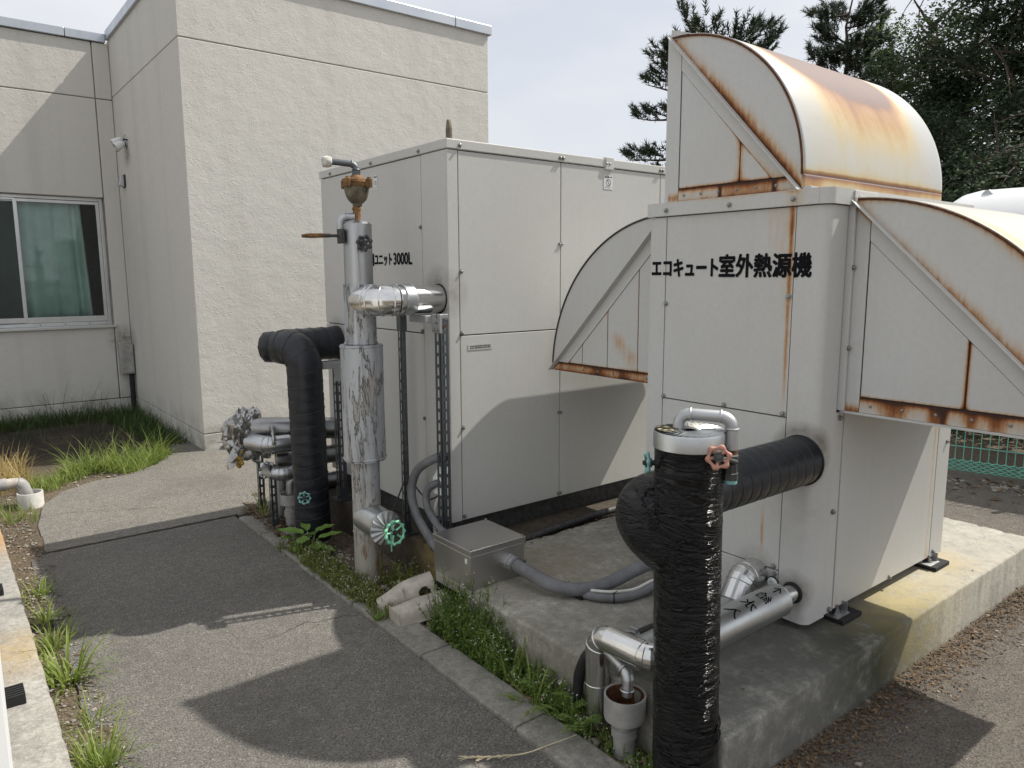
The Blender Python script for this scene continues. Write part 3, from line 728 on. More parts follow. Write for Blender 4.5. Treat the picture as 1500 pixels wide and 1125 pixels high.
# ================================================================== HEAT PUMP OUTDOOR UNIT
HX0, HX1, HY0, HY1, HZ0, HZ1 = 2.388, 3.535, 1.316, 2.09, .345, 1.885
hp = thing('heat_pump_unit', 'rust-streaked off-white heat pump cabinet with three curved hoods', 'heat pump', (2.95, 1.7, .30))
zt = 1.832
b = MB(); b.box((HX0+.014, HY0+.014, HZ0+.01), (HX1-.014, HY1-.014, zt+.03)); b.build('cabinet_core', 'seam', hp)
# corner posts: near one with a rounded edge
def rounded_post(x0, x1, y0, y1, z0, z1, r, name):
    P = [(x0, y1), (x0, y0+r)]+[(x0+r-r*math.cos(a), y0+r-r*math.sin(a)) for a in [math.pi/2*k/7 for k in range(1, 7)]]+[(x0+r, y0), (x1, y0), (x1, y0+.012), (x0+r, y0+.012), (x0+.012, y0+r), (x0+.012, y1)]
    b = MB(); b.prism([(x, y, z0) for x, y in P], (0, 0, z1-z0)); return b.build(name, 'hp', hp, smooth=30)
rounded_post(HX0, 2.515, HY0, 1.432, HZ0-.012, zt-.003, .034, 'corner_post')
def rusty_panel(parent, o, u, v, n, th, m, name, nu, nv, rust):
    """thin box whose front carries a rust wear attribute"""
    o, u, v, n = Vector(o), Vector(u), Vector(v), Vector(n); b = MB()
    fl = u.cross(v).dot(n) < 0
    b.grid(lambda s, t: o+u*s+v*t, nu, nv, rust, flip=fl)
    e = MB(); P = [o, o+u, o+u+v, o+v]; Q = [p-n*th for p in P]
    for i in range(4):
        j = (i+1) % 4; f = (0, 1, 2, 3); b.add([P[i], P[j], Q[j], Q[i]], [f if fl else f[::-1]])
    return b.build(name, m, parent)
def sm(x, a, b_): t = max(0, min(1, (x-a)/(b_-a))); return t*t*(3-2*t)
def gs(x, c, w_): return math.exp(-((x-c)/w_)**2)
def sign_rust(p, u, v):
    # streak hanging below the hood corner by the right seam, weaker veils to its left
    r = .40*gs(p.y, 1.449, .009)*sm(p.z, 1.0, 1.3)+.22*gs(p.y, 1.458, .024)*sm(p.z, 1.0, 1.9)
    r += .17*gs(p.y, 1.50, .03)*sm(p.z, 1.25, 1.85)+.2*gs(p.y, 1.535, .006)*sm(p.z, 1.45, 1.9)+.10*gs(p.y, 1.56, .05)*sm(p.z, 1.5, 1.85)
    return r
seams = [1.088, .508]
rusty_panel(hp, (HX0+.001, 2.004, seams[0]+g_), (0, -.568, 0), (0, 0, zt-.006-seams[0]), nx, .011, 'hp', 'panel', 90, 50, sign_rust)
def low_rust(p, u, v): return .34*gs(p.y, 1.51, .009)*sm(p.z, .50, .62)*(1-sm(p.z, .60, .95))*1.2+.12*gs(p.y, 1.45, .02)*sm(p.z, .9, 1.09)+.3*gs(p.z, .508, .012)*gs(p.y, 1.5, .03)
rusty_panel(hp, (HX0+.001, 2.004, seams[1]+g_), (0, -.568, 0), (0, 0, seams[0]-seams[1]-2*g_), nx, .011, 'hp', 'panel', 90, 50, low_rust)
pnl(hp, (HX0+.001, 1.436, HZ0), (HX0+.012, 2.004, seams[1]-g_), 'hp')
pnl(hp, (HX0, 2.0085, HZ0-.012), (HX0+.012, HY1, zt-.003), 'hp', 'corner_post')
# cap
def cap_rust(p, u, v): return .25*gs(p.y, 1.43, .05)+.22*gs(p.z, HZ1, .008)*(1 if p.y > 1.42 else .2)+.12*gs(p.y, 1.7, .12)
rr = .034
P = [(HX0-.012, HY1+.01), (HX0-.012, HY0-.012+rr)]+[(HX0-.012+rr-rr*math.cos(a), HY0-.012+rr-rr*math.sin(a)) for a in [math.pi/2*k/7 for k in range(1, 7)]]+[(HX0-.012+rr, HY0-.012), (HX1+.01, HY0-.012), (HX1+.01, HY1+.01)]
b = MB(); b.prism([(x, y, zt) for x, y in P], (0, 0, HZ1-zt)); b.build('top_cap', 'hp', hp, smooth=30)
rusty_panel(hp, (HX0-.0135, HY1-.02, zt+.001), (0, -(HY1-.02-HY0-.03), 0), (0, 0, HZ1-zt-.003), nx, .002, 'hp', 'cap_face', 80, 10, cap_rust)
for y in (2.0, 1.70, 1.44): screw(hp, (HX0-.014, y, zt+.022), nx)
for y, z in ((2.0, 1.48), (2.0, 1.095), (1.70, 1.098), (1.448, 1.10), (1.44, .985), (1.455, .52), (1.45, .492), (1.448, 1.52), (1.445, .37), (1.97, .80)): screw(hp, (HX0, y, z), nx)
# right-hand face below the hood
yf = HY0
def rf_rust(p, u, v): return .36*gs(p.x, 3.375, .016)*(.55+.45*sm(p.z, .3, 1.1))+.10*gs(p.z, HZ0, .05)+.14*gs(p.x, 2.60, .02)*sm(.75-p.z, 0, .4)
pnl(hp, (2.5175, yf+.003, HZ0-.008), (2.575, yf+.014, 1.107), 'hp', 'edge_strip')
rusty_panel(hp, (2.58, yf+.001, HZ0), (.825, 0, 0), (0, 0, 1.107-HZ0), ny, .011, 'hp', 'panel', 90, 40, rf_rust)
pnl(hp, (3.4095, yf, HZ0-.006), (HX1, yf+.012, zt-.003), 'hp', 'corner_post')
pnl(hp, (2.58, yf+.001, 1.112), (3.405, yf+.012, zt-.004), 'hp')
for x, z in ((2.545, 1.085), (2.535, .735), (2.55, .352), (3.50, .86), (3.44, .365), (3.03, .352)): screw(hp, (x, yf, z), ny)
pnl(hp, (HX0+.013, HY1-.012, HZ0), (HX1, HY1, zt-.003), 'hp')
# lettering
b = MB(); lettering(b, 'エコキュート', (HX0-.0012, 2.077, 1.592), (0, -.325, 0), (0, 0, .066), .045); lettering(b, '室外熱源機', (HX0-.0012, 1.744, 1.589), (0, -.376, 0), (0, 0, .083), .036); b.build('lettering', 'ink', hp)
# feet
for x, y in ((2.60, 1.325), (3.40, 1.325), (2.60, 2.08), (3.40, 2.08)):
    s = -1 if y < 1.7 else 1
    b = MB(); b.box((x-.035, y-.06, .3), (x+.105, y+.075*1, .318)); ft = b.build('rubber_pad', 'rubber', hp, bevel=.002)
    b = MB(); b.box((x-.04, y-.04, .319), (x+.05, y+.05, .323)); b.box((x-.04, y+.0, .323), (x-.036, y+.05, .36)); b.box((x+.046, y-.03, .323), (x+.05, y+.05, .36)); b.build('bracket', 'galv', ft)
    b = MB(); b.lathe((x+.005, y-.012, .323), (0, 0, 1), [(0, .015), (.004, .015), (.004, .010), (.014, .010), (.014, .006), (.032, .006), (.032, 0)], 8); b.build('bolt', 'screw', ft)

# ---- hoods: quarter-round ducts.  a = outward, bb = along the straight back edge
def hood(C0, A, B, L0, L1, ra, rb, seams, wl, wb, wd, style):
    C0, A, B = Vector(C0), Vector(A), Vector(B)
    def pt(a, b_, x): q = C0+A*a+B*b_; return Vector((x, q.y, q.z))
    fl = A.cross(B).x > 0          # side faces look to -x
    rs = style['sheet']
    b = MB(); n = 48
    lift = style.get('lift', 0)
    def arc(t): return ra*math.cos(t), lift+(rb-lift)*math.sin(t)
    def sheet(u, v):
        t = math.pi/2*v; a, c = arc(t); return pt(a, c, L0+(L1-L0)*u)
    b.grid(sheet, 60, n, lambda p, u, v: rs(u, v), flip=not fl)
    lip = style.get('lip', 0)
    if lip: b.grid(lambda u, v: pt(ra, lip*v, L0+(L1-L0)*u), 60, 8, lambda p, u, v: style['liprust'](u, v), flip=not fl)
    root = b.build('hood', 'hoodsheet', hp, smooth=60, solid=.006)
    root.data.name = 'hood_sheet'
    # far end plate
    P = [pt(0, 0, L1-.006)]+[pt(*arc(math.pi/2*k/20), L1-.006) for k in range(21)]
    b = MB(); b.prism(P, (.004, 0, 0)); b.build('end_plate', 'hp', root)
    # outer segment between arc and diagonal
    def seg(u, v):
        d = (ra*u, rb*(1-u)); e = arc(math.pi/2*(1-u)); return pt(d[0]+(e[0]-d[0])*v, d[1]+(e[1]-d[1])*v, L0+.002)
    def segr(p, u, v):
        e = arc(math.pi/2*(1-u)); d = (ra*u, rb*(1-u)); L = math.hypot(e[0]-d[0], e[1]-d[1])
        return min(1, style['arcr']*math.exp(-L*(1-v)/style.get('arcw', .012))+style['diar']*math.exp(-L*v/.027)*(.5+.5*sm(u, .1, .5))+style.get('veil', lambda u, v: 0)(u, v))
    b = MB(); b.grid(seg, 110, 40, segr, flip=fl); b.build('outer_side_panel', 'hp', root, solid=.004)
    # seam bead along the arc
    b = MB(); pa = [pt(*arc(math.pi/2*k/40), L0) for k in range(41)]; b.tube(pa, .0045, 6); b.build('seam_bead', style['bead'], root, smooth=180)
    # inner triangle: back strip, base strip, diagonal strip and panels divided by seams
    top = lambda a: rb*(1-a/ra)-wd*math.hypot(ra, rb)/ra
    x_ = L0+.001
    strip = MB()
    strip.grid(lambda u, v: pt(wl*u, wb*.0+(rb*(1-wl*u/ra)-.0)*v, x_), 6, 60, lambda p, u, v: style['stripr']('back', u, v), flip=fl)
    strip.build('frame_strip', 'hp', root, solid=.004)
    strip = MB(); strip.grid(lambda u, v: pt(wl+.003+(ra-wl-.003-.012)*u, min(wb, rb*(1-(wl+.003+(ra-wl-.015)*u)/ra))*v, x_), 130, 12, lambda p, u, v: style['stripr']('base', u, v), flip=fl)
    strip.build('frame_strip', 'hp', root, solid=.004)
    strip = MB()
    def diag(u, v):
        a = wl+.003+(ra*(1-wb/rb)-wl-.003)*u; hi = rb*(1-a/ra); lo = max(wb+.003, top(a)); return pt(a, lo+(hi-lo)*v, x_)
    strip.grid(diag, 80, 8, lambda p, u, v: style['stripr']('diag', u, v), flip=fl); strip.build('frame_strip', 'hp', root, solid=.004)
    amax = ra*(1-(wb+.004)/rb)-wd*math.hypot(ra, rb)/rb
    cuts = [wl+.004]+seams+[amax]
    for i, (a0, a1) in enumerate(zip(cuts, cuts[1:])):
        e0, e1 = a0+(.0025 if i else 0), a1-(.0025 if i < len(cuts)-2 else 0)
        def inner(u, v): a = e0+(e1-e0)*u; return pt(a, wb+.004+max(0, top(a)-.003-wb-.004)*v, x_+.003)
        def inr(p, u, v):
            d = (p-C0); a = d.dot(A); c = d.dot(B)
            q = style['baser']*math.exp(-(c-wb)/.007)+sum(style['seamr']*math.exp(-abs(a-s_)/style.get('seamw', .007))*sty_seam(c, s_) for s_ in seams)+style['topr']*math.exp(-max(0, top(a)-c)/.006)*sm(a/ra, .25, .5)
            for (ca, cc, rw, am) in style.get('patch', ()): q += am*math.exp(-(((a-ca)/rw)**2+((c-cc)/rw)**2))
            return min(1, q)
        def sty_seam(c, s_): return style.get('seamf', lambda c, s: 1)(c, s_)
        b = MB(); b.grid(inner, 60, 60, inr, flip=fl); b.build('side_panel', 'hp', root, solid=.004)
    back = MB(); back.prism([pt(wl*.5, wb*.5, x_+.0085), pt(ra*.97, wb*.5, x_+.0085), pt(wl*.5, rb*.97, x_+.0085)], (.002, 0, 0)); back.build('backing_plate', 'seam', root)
    # projecting angle iron along the diagonal
    dv = (A*ra-B*rb).normalized(); nrm = (A*rb+B*ra).normalized(); s0 = pt(0, rb, L0)-dv*.0; e0 = pt(ra, 0, L0)
    b = MB(); b.obox(s0+Vector((-.030, 0, 0)), (e0-s0), Vector((.030, 0, 0)), nrm*.004); b.build('diagonal_flange', 'hp', root, bevel=.001)
    # rivets in the base strip
    for k in range(1, 7):
        a = ra*k/7.2
        if a < ra-.06: screw(root, pt(a, wb*.5, L0), nx, .55)
    return root, pt

def none(*a): return 0.
# right hood (towards the camera's right): opens downwards
def sheet_right(u, v): return .10+.32*gs(u, .05, .05)*gs(v, .62, .12)+.10*gs(u, .5, .3)*gs(v, .3, .2)
def strip_right(k, u, v):
    if k == 'base': return min(1, .16+.75*math.exp(-(1-v)/.14)+.65*(gs(u, .40, .018)+gs(u, .93, .02))+.4*(gs(u, .52, .03)+gs(u, .62, .04)+gs(u, .36, .03)+gs(u, .17, .06))+.18*v)
    if k == 'back': return .04+.6*gs(v, 0, .035)+.5*gs(v, .985, .02)
    return .02
st_r = dict(sheet=sheet_right, bead='rustedge', arcr=.50, arcw=.013, diar=.55, baser=.75, seamr=.95, seamw=.006, topr=.1, stripr=strip_right,
            veil=lambda u, v: .13*sm(v, .45, 1)*sm(u, .25, .5)+.10*sm(u, .5, 1))
hr, _ = hood((0, HY0-.004, 1.117), (0, -1, 0), (0, 0, 1), 2.535, 3.465, .765, .735, [.40, .60], .035+.03, .052, .055, st_r)
b = MB(); b.box((2.52, HY0-.022, 1.117), (2.533, HY0+.004, 1.86)); b.build('wall_flange', 'hp', hr, bevel=.002)
b = MB(); b.box((2.53, HY0-.77, 1.108), (2.55, HY0-.004, 1.116)); b.box((2.551, HY0-.77, 1.108), (3.465, HY0-.755, 1.116)); b.build('bottom_lip', 'hp', hr)
for z in (1.62, 1.34): screw(hr, (2.527, HY0-.022, z), ny, .9)
# left hood (beyond the cabinet): opens downwards
def strip_left(k, u, v):
    if k == 'base': return min(1, .28+.75*math.exp(-(1-v)/.2)+.55*math.exp(-v/.25)+.35*(gs(u, .3, .05)+gs(u, .55, .06)))
    return .03
st_l = dict(sheet=lambda u, v: .03, bead='seam', arcr=.1, diar=.12, baser=.7, seamr=.35, topr=.45, stripr=strip_left,
            patch=((.27, .16, .045, .30), (.20, .10, .05, .30), (.30, .2, .03, .2)), seamf=lambda c, s: sm(c, .05, .2)*.9)
hood((0, HY1+.004, 1.117), (0, 1, 0), (0, 0, 1), 2.50, 3.455, .735, .735, [.16, .35, .52], .03, .042, .05, st_l)
# top hood: sits on the cabinet, opens towards the tank
def sheet_top(u, v):
    # v: 0 at the low front edge, 1 at the crest
    v0 = v; v = v/.72
    core = sm(u, .02, .22)*(1-sm(u, .70, .86))*sm(v+.16*gs(u, .55, .3), .62, .84)
    q = .15+.72*core+.58*sm(u, .08, .36)*(1-sm(u, .68, .92))*sm(v, .04, .60)+.22*sm(u, .0, .2)*(1-sm(u, .8, .95))*sm(v, .45, .7)
    q -= .14*gs(u, .02, .06)+.22*gs(u, 1, .11)
    q += .8*math.exp(-v0/.014)
    return max(0, min(1, q))
def strip_top(k, u, v):
    if k == 'base': return min(1, .12+.85*math.exp(-(1-v)/.22)+.5*math.exp(-v/.15)+.95*(gs(u, .38, .013)+gs(u, .82, .012))+.22*sm(u, .38, .42)*(1-sm(u, .84, .88)))
    if k == 'back': return .05+.4*gs(v, .03, .03)
    return .05+.35*sm(u, .45, .9)*math.exp(-v/.35)
st_t = dict(sheet=sheet_top, bead='rustedge', arcr=.5, arcw=.008, diar=1.0, baser=.95, seamr=.55, seamw=.017, topr=.75, stripr=strip_top, lip=.055, lift=.055,
            liprust=lambda u, v: min(1, .22+.75*math.exp(-(1-v)/.22)+.35*math.exp(-v/.12)+.28*gs(u, .06, .05)+.2*gs(u, .6, .2)))
ht, ptt = hood((0, 2.028, 1.8865), (0, -1, 0), (0, 0, 1), 2.415, 3.53, .590, .635, [.335], .05, .05, .05, st_t)
b = MB(); b.grid(lambda u, v: (2.417, 2.028-.012+.03*v, 1.886+.65*u), 20, 2, lambda p, u, v: .05, flip=False); b.build('back_flange', 'hp', ht, solid=.004)
b = MB(); b.prism([(2.415, 2.03, 2.515), (2.415, 2.03, 2.556), (2.415, 1.94, 2.524), (2.415, 1.94, 2.512)], (1.11, 0, 0)); b.build('crest_flange', 'hp', ht)
b = MB(); b.box((2.405, 1.395, HZ1), (2.45, 1.425, HZ1+.012)); b.build('lid_clip', 'galv', hp, bevel=.002)
b = MB(); b.box((2.52, HY0-.0185, zt-.012), (2.68, HY0-.0125, HZ1-.004)); b.build('joint_plate', 'hp', hp, bevel=.002)
for x in (2.545, 2.60): screw(hp, (x, HY0-.0185, zt+.02), ny)

# ================================================================== PIPES AND FITTINGS
def handwheel(parent, c, axis, Rr, m, spokes=5, lob=8, t=.007, amp=.05, stem=.03):
    c = Vector(c); a = Vector(axis).normalized(); u = a.orthogonal().normalized(); v = a.cross(u)
    b = MB(); b.ring(c, a, Rr-t*.6, t, 48, 8, lob, amp)
    for k in range(spokes):
        th = 2*math.pi*(k+.3)/spokes; d = u*math.cos(th)+v*math.sin(th); b.tube([c-a*.006+d*.008, c-a*.004+d*Rr*.5, c+d*(Rr-t)], [.006, .0045, .005], 8)
    w_ = b.build('handwheel', m, parent, smooth=50)
    b = MB(); b.lathe(c-a*stem, a, [(0, .008), (stem-.012, .008), (stem-.012, .013), (stem+.004, .013), (stem+.004, .007), (stem+.012, .006), (stem+.012, 0)], 12); b.build('hub', 'darkiron', w_, smooth=40)
    return w_
def bands(b, path, ks, r, t=.003):
    for k in ks:
        P = [Vector(p) for p in path]; i = max(1, min(len(P)-2, k)); b.ring(P[i], P[i+1]-P[i-1], r, t, 24, 6)

# ---- foreground black wrapped pipe with side branch
fp = thing('wrapped_pipe', 'thick upright pipe in glossy black wrap with aluminium cap, nearest the camera', 'pipe', (1.585, 1.21, .1))
def wrinkle(amp, seed):
    def f(i, j, a, p):
        w1 = mnoise.noise(Vector((math.cos(a)*.9+seed, math.sin(a)*.9, p.z*2.2+p.x)))*1.6
        k = Vector((math.cos(a)*1.3+seed, math.sin(a)*1.3, p.z*11+w1+math.sin(a+seed)*.55+p.x*6))
        n1 = mnoise.noise(k); n2 = mnoise.noise(Vector((k.x*2.2, k.y*2.2, k.z*1.9)))
        ridge = (1-abs(n1)*2.2); ridge = max(0, ridge)**4
        sp = ((p.z+p.x*.7)/.10+a/(2*math.pi)+.25*w1) % 1.0
        return 1+amp*(.45*n1+.28*n2+1.0*ridge*max(0, .25+1.2*mnoise.noise(k*.45+Vector((9, 0, 0))))+.55*(sp*.8 if sp < .93 else (1-sp)*11))
    return f
def fx(z): return 1.585-.014*z, 1.21+.011*z
b = MB(); b.tube([(*fx(z), z) for z in [.06+.0055*k for k in range(201)]], .0905, 96, True, rfun=wrinkle(.019, 0)); b.build('riser', 'tape', fp, smooth=180)
ph = dense(catmull([(1.66, 1.37, .945), (1.59, 1.369, .942), (1.555, 1.355, .925), (1.542, 1.325, .902), (1.552, 1.28, .872), (1.575, 1.225, .835)], 6), .006)
b = MB(); b.tube(ph, [.087+.003*sm(i/len(ph), .3, .8)-.008*sm(i/len(ph), .85, 1) for i in range(len(ph))], 72, True, rfun=wrinkle(.022, 5)); b.build('elbow', 'tape', fp, smooth=180)
def spiral(amp, pitch, ax):
    def f(i, j, a, p):
        s_ = (p[ax]/pitch+a/(2*math.pi)) % 1.0
        return 1+amp*(s_ if s_ < .93 else (1-s_)*13)+amp*.25*mnoise.noise(Vector((math.cos(a)*2, math.sin(a)*2, p[ax]*14)))
    return f
b = MB(); b.tube([(1.62+.0072*k, 1.37, .943) for k in range(108)], .086, 56, True, rfun=spiral(.022, .052, 0)); b.build('branch', 'tape2', fp, smooth=180)
b = MB(); b.ring((HX0-.003, 1.37, .943), (1, 0, 0), .087, .005, 32, 8); b.build('wall_collar', 'rubber', fp, smooth=180)
CX, CY = fx(1.18)
b = MB(); b.lathe((CX, CY, 1.141), (0, 0, 1), [(0, .0925), (.002, .0945), (.04, .0945), (.046, .092), (.047, .02)], 44)
cp = b.build('end_cap', 'alu', fp, smooth=40)
b = MB()
for k in range(30):
    th = 2*math.pi*k/30; d = Vector((math.cos(th), math.sin(th), 0)); t_ = Vector((-d.y, d.x, 0)); o = Vector((CX, CY, 1.1885))
    b.add([o+d*.03-t_*.002, o+d*.092-t_*.011+Vector((0, 0, -.001)), o+d*.092+t_*.009+Vector((0, 0, .004)), o+d*.03+t_*.003+Vector((0, 0, .004))], [(0, 1, 2, 3)])
b.build('cap_pleats', 'alu', cp)
b = MB()
for k in range(60):
    th = random.choice((2.2, 2.5, 5.2, 5.6, 0.4))+random.gauss(0, .25); rr_ = random.uniform(.03, .085); c = Vector((CX+rr_*math.cos(th), CY+rr_*math.sin(th), 1.1905)); s_ = random.uniform(.003, .008)
    b.lathe(c+Vector((0, 0, -.004)), (random.uniform(-.4, .4), random.uniform(-.4, .4), 1), [(0, s_*1.5), (s_*.3, s_*1.2), (s_*.5, s_*.5), (s_*.55, 0)], 7)
kind(b.build('dried_sealant', 'straw', cp, smooth=60), 'stuff')
pipe = fillet([(1.56, 1.235, 1.19), (1.56, 1.235, 1.245), (1.585, 1.10, 1.245), (1.585, 1.10, 1.165)], .03, 8)
pipe = fillet([(CX-.005, CY+.03, 1.17), (CX-.005, CY+.03, 1.229), (1.638, 1.138, 1.225), (1.638, 1.138, 1.14)], .03, 8)
b = MB(); b.tube(pipe, .017, 18); 
for c, a in ((pipe[9], pipe[10]-pipe[8]), (pipe[10], pipe[11]-pipe[9]), (pipe[-2], pipe[-1]-pipe[-2])): b.ring(c, a, .0165, .0035, 18, 6)
vp = b.build('vent_pipe', 'galv', fp, smooth=50)
b = MB(); b.cyl((1.638, 1.138, 1.142), (1.638, 1.138, 1.122), .0165, 14); b.build('thread_tape', 'brass', vp, smooth=40)
b = MB(); b.lathe((1.638, 1.138, 1.128), (0, 0, -1), [(0, .017), (.004, .021), (.014, .021), (.016, .018), (.05, .0185), (.052, .021), (.07, .021), (.072, 0)], 8); b.build('valve_body', 'darkiron', vp, smooth=20)
b = MB(); b.cyl((1.638, 1.138, 1.058), (1.638, 1.138, 1.048), .0185, 12); b.build('blue_seal', 'teal', vp, smooth=40)
ax = Vector((-.80, -.55, .30)); handwheel(vp, (1.548, 1.112, 1.137), ax, .029, 'pink', 5, 6, .0055, .07, .03)
b = MB(); b.tube([(1.638, 1.138, 1.10), (1.60, 1.095, 1.12), (1.552, 1.114, 1.135)], .006, 8); b.build('valve_stem', 'darkiron', vp, smooth=50)
tw = handwheel(fp, (1.52, 1.325, 1.085), (-.75, .6, 0), .028, 'teal', 4, 6, .005, .06, .03)

def helix(path, r, pitch, ph=0., t0=0., t1=1.):
    P = dense(path, .006); n = len(P); i0, i1 = int(t0*n), int(t1*n); T0 = None; o = []; acc = 0.
    N = None
    for i in range(1, n-1):
        T = (P[i+1]-P[i-1]).normalized()
        if N is None: N = T.orthogonal().normalized()
        N = (N-T*N.dot(T)).normalized(); acc += (P[i]-P[i-1]).length
        if i0 <= i <= i1: o.append((P[i], N, T.cross(N), acc))
    out = []
    for (p, N, B, s_), nx_ in zip(o, o[1:]):
        for k in range(8):
            f = k/8; q = p.lerp(nx_[0], f); a = ((s_*(1-f)+nx_[3]*f)/pitch)*2*math.pi+ph; out.append(q+(N*math.cos(a)+B*math.sin(a))*r)
    return out
M['tapeedge'] = simple('grey_tape_edge', (.055, .06, .066), .5, var=.6, sc=9)  # lighter grey than the wrap, drawn along each spiral lap
M['tapeedge2'] = simple('glossy_tape_edge', (.03, .03, .032), .25)
b = MB(); b.tube(helix([(1.64, 1.37, .943), (2.384, 1.37, .943)], .0867, .052), .0011, 5); b.build('tape_edge', 'tapeedge', fp, smooth=180)
# loose laps of film around the riser: short raised arcs, each a little out of level
lp_ = MB(); rl = random.Random(31)
for k in range(20):
    z = rl.uniform(.15, 1.12); a0 = rl.uniform(math.pi*.75, math.pi*2.05); aw = rl.uniform(.35, 1.5); tl = rl.uniform(-.05, .05); x0, y0 = fx(z); wv_ = rl.uniform(.004, .016); P = []; N_ = 14
    vs = []
    for i in range(N_+1):
        f = i/N_; a = a0+aw*f; zz = z+tl*(f-.5)+.006*math.sin(f*7+k); rr_ = .0925; e = math.sin(math.pi*f)
        vs += [(x0+rr_*math.cos(a), y0+rr_*math.sin(a), zz), (x0+(rr_+.0055*e)*math.cos(a), y0+(rr_+.0055*e)*math.sin(a), zz-wv_*e*.5), (x0+(rr_-.001)*math.cos(a), y0+(rr_-.001)*math.sin(a), zz-wv_*e-.002)]
    lp_.add(vs, [(3*i+j, 3*i+3+j, 3*i+4+j, 3*i+1+j) for i in range(N_) for j in range(2)])
kind(lp_.build('film_lap', 'tape', fp, smooth=180), 'stuff')

# ---- second black pipe by the tank
p2 = thing('wrapped_pipe', 'black rubber-wrapped pipe rising by the path and elbowing into the tank end', 'pipe', (1.618, 3.89, .1))
path = dense(fillet([(1.915, 4.10, 1.205), (1.535, 4.10, 1.20), (1.605, 3.89, 1.205), (1.618, 3.89, .1)], [.05, .13], 12), .012)
def sp2(i, j, a, p):
    s_ = (i*.012/.062+a/(2*math.pi)) % 1.0
    return 1+.028*(s_ if s_ < .92 else (1-s_)*11.5)+.012*mnoise.noise(Vector((math.cos(a)*2, math.sin(a)*2, i*.25)))
b = MB(); b.tube(path, .095, 48, True, rfun=sp2); b.build('pipe_run', 'tape2', p2, smooth=180)
b = MB(); b.tube(helix(path, .0975, .075), .0014, 5); b.build('tape_edge', 'tapeedge', p2, smooth=180)
b = MB(); b.lathe((1.485, 4.135, 1.20), (-.9, .3, 0), [(-.05, .09), (.01, .085), (.035, .05), (.045, .0)], 18); b.build('elbow_end', 'tape2', p2, smooth=60)
handwheel(p2, (1.535, 3.80, .385), (-.55, -.8, .05), .034, 'teal', 5, 8, .0055, .06, .03)

# ---- tall silver pipe with peeling paint, air vent and valve
pp_ = thing('peeling_silver_pipe', 'tall silver-painted pipe with peeling paint and a rusty air vent on top', 'pipe', (1.594, 3.17, .11))
PX, PY = 1.594, 3.17
def wob(i, j, a, p): return 1+.012*mnoise.noise(Vector((math.cos(a)*1.4, math.sin(a)*1.4, p.z*6)))
def vtube(b, z0, z1, r, seg=36, step=.02, x=PX, y=PY): n = max(2, int((z1-z0)/step)); b.tube([(x, y, z0+(z1-z0)*k/n) for k in range(n+1)], r, seg, True, rfun=wob)
b = MB(); vtube(b, .09, .728, .068); b.ring((PX, PY, .365), (0, 0, 1), .068, .003, 36, 6); b.build('lower_pipe', 'peel', pp_, smooth=50)
b = MB(); vtube(b, .722, 1.278, .100); b.ring((PX, PY, .734), (0, 0, 1), .101, .004, 40, 6); b.ring((PX, PY, 1.27), (0, 0, 1), .100, .0035, 40, 6); b.build('sleeve', 'peel', pp_, smooth=50)
b = MB(); vtube(b, 1.27, 1.56, .074); b.ring((PX, PY, 1.285), (0, 0, 1), .075, .005, 40, 6); b.build('upper_pipe', 'peel', pp_, smooth=50)
b = MB(); vtube(b, 1.40, 1.835, .066)
b.lathe((PX, PY, 1.833), (0, 0, 1), [(0, .066), (.012, .052), (.02, .03), (.018, .015)], 24); b.tube([(PX-.03, PY-.055, 1.835), (PX-.035, PY-.062, 1.72), (PX-.03, PY-.066, 1.58)], .006, 6)
b.build('top_jacket', 'stained', pp_, smooth=50)
# tee to the tank
path = fillet([(PX, PY-.02, 1.487), (PX+.005, 2.972, 1.487), (TX0, 2.972, 1.49)], .075, 6)
b = MB(); b.tube(path[:8], [.070]*8, 32); bands(b, path, (1, 2, 4, 6, 7), .070, .0035); b.build('tee_elbow', 'steel', pp_, smooth=15)
b = MB(); b.tube(dense(path[7:], .05), .0655, 36); b.build('branch_jacket', 'steel', pp_, smooth=60)
b = MB(); b.cyl((1.702, 2.972, 1.4885), (1.752, 2.972, 1.4885), .0705, 32); b.ring((1.702, 2.972, 1.4885), (1, 0, 0), .069, .003, 32, 6); b.ring((1.752, 2.972, 1.4885), (1, 0, 0), .069, .003, 32, 6); b.build('tape_band', 'alu', pp_, smooth=40)
# lower valve stub
b = MB(); b.cyl((PX, PY, .435), (PX-.0, 2.995, .425), .076, 32); b.build('valve_stub', 'alu', pp_, smooth=40)
b = MB(); b.lathe((PX, 2.997, .425), (0, -1, 0), [(0, .080), (.004, .082), (.012, .082), (.03, .03), (.032, .0)], 40); vc = b.build('valve_cap', 'alu', pp_, smooth=30)
b = MB()
for k in range(15):
    th = 2*math.pi*k/15; d = Vector((math.cos(th), 0, math.sin(th))); t_ = Vector((-d.z, 0, d.x)); o = Vector((PX, 2.997, .425))
    b.add([o+d*.022+Vector((0, -.034, 0)), o+d*.081-t_*.004+Vector((0, -.0135, 0)), o+d*.081+t_*.01+Vector((0, -.0205, 0)), o+d*.03+t_*.007+Vector((0, -.036, 0))], [(0, 1, 2, 3)])
b.build('cap_pleats', 'galv', vc)
handwheel(pp_, (PX+.005, 2.905, .422), (.12, -1, .15), .055, 'mint', 5, 11, .0068, .035, .07)
b = MB(); b.tube([(PX-.005, 2.925, .425), (PX-.012, 2.91, .38), (PX-.012, 2.91, .335)], .004, 6); b.build('drip_tail', 'mint', pp_, smooth=50)
handwheel(pp_, (PX-.015, PY-.095, 1.745), (-.25, -1, 0), .033, 'darkiron', 5, 7, .0075, .07, .04)
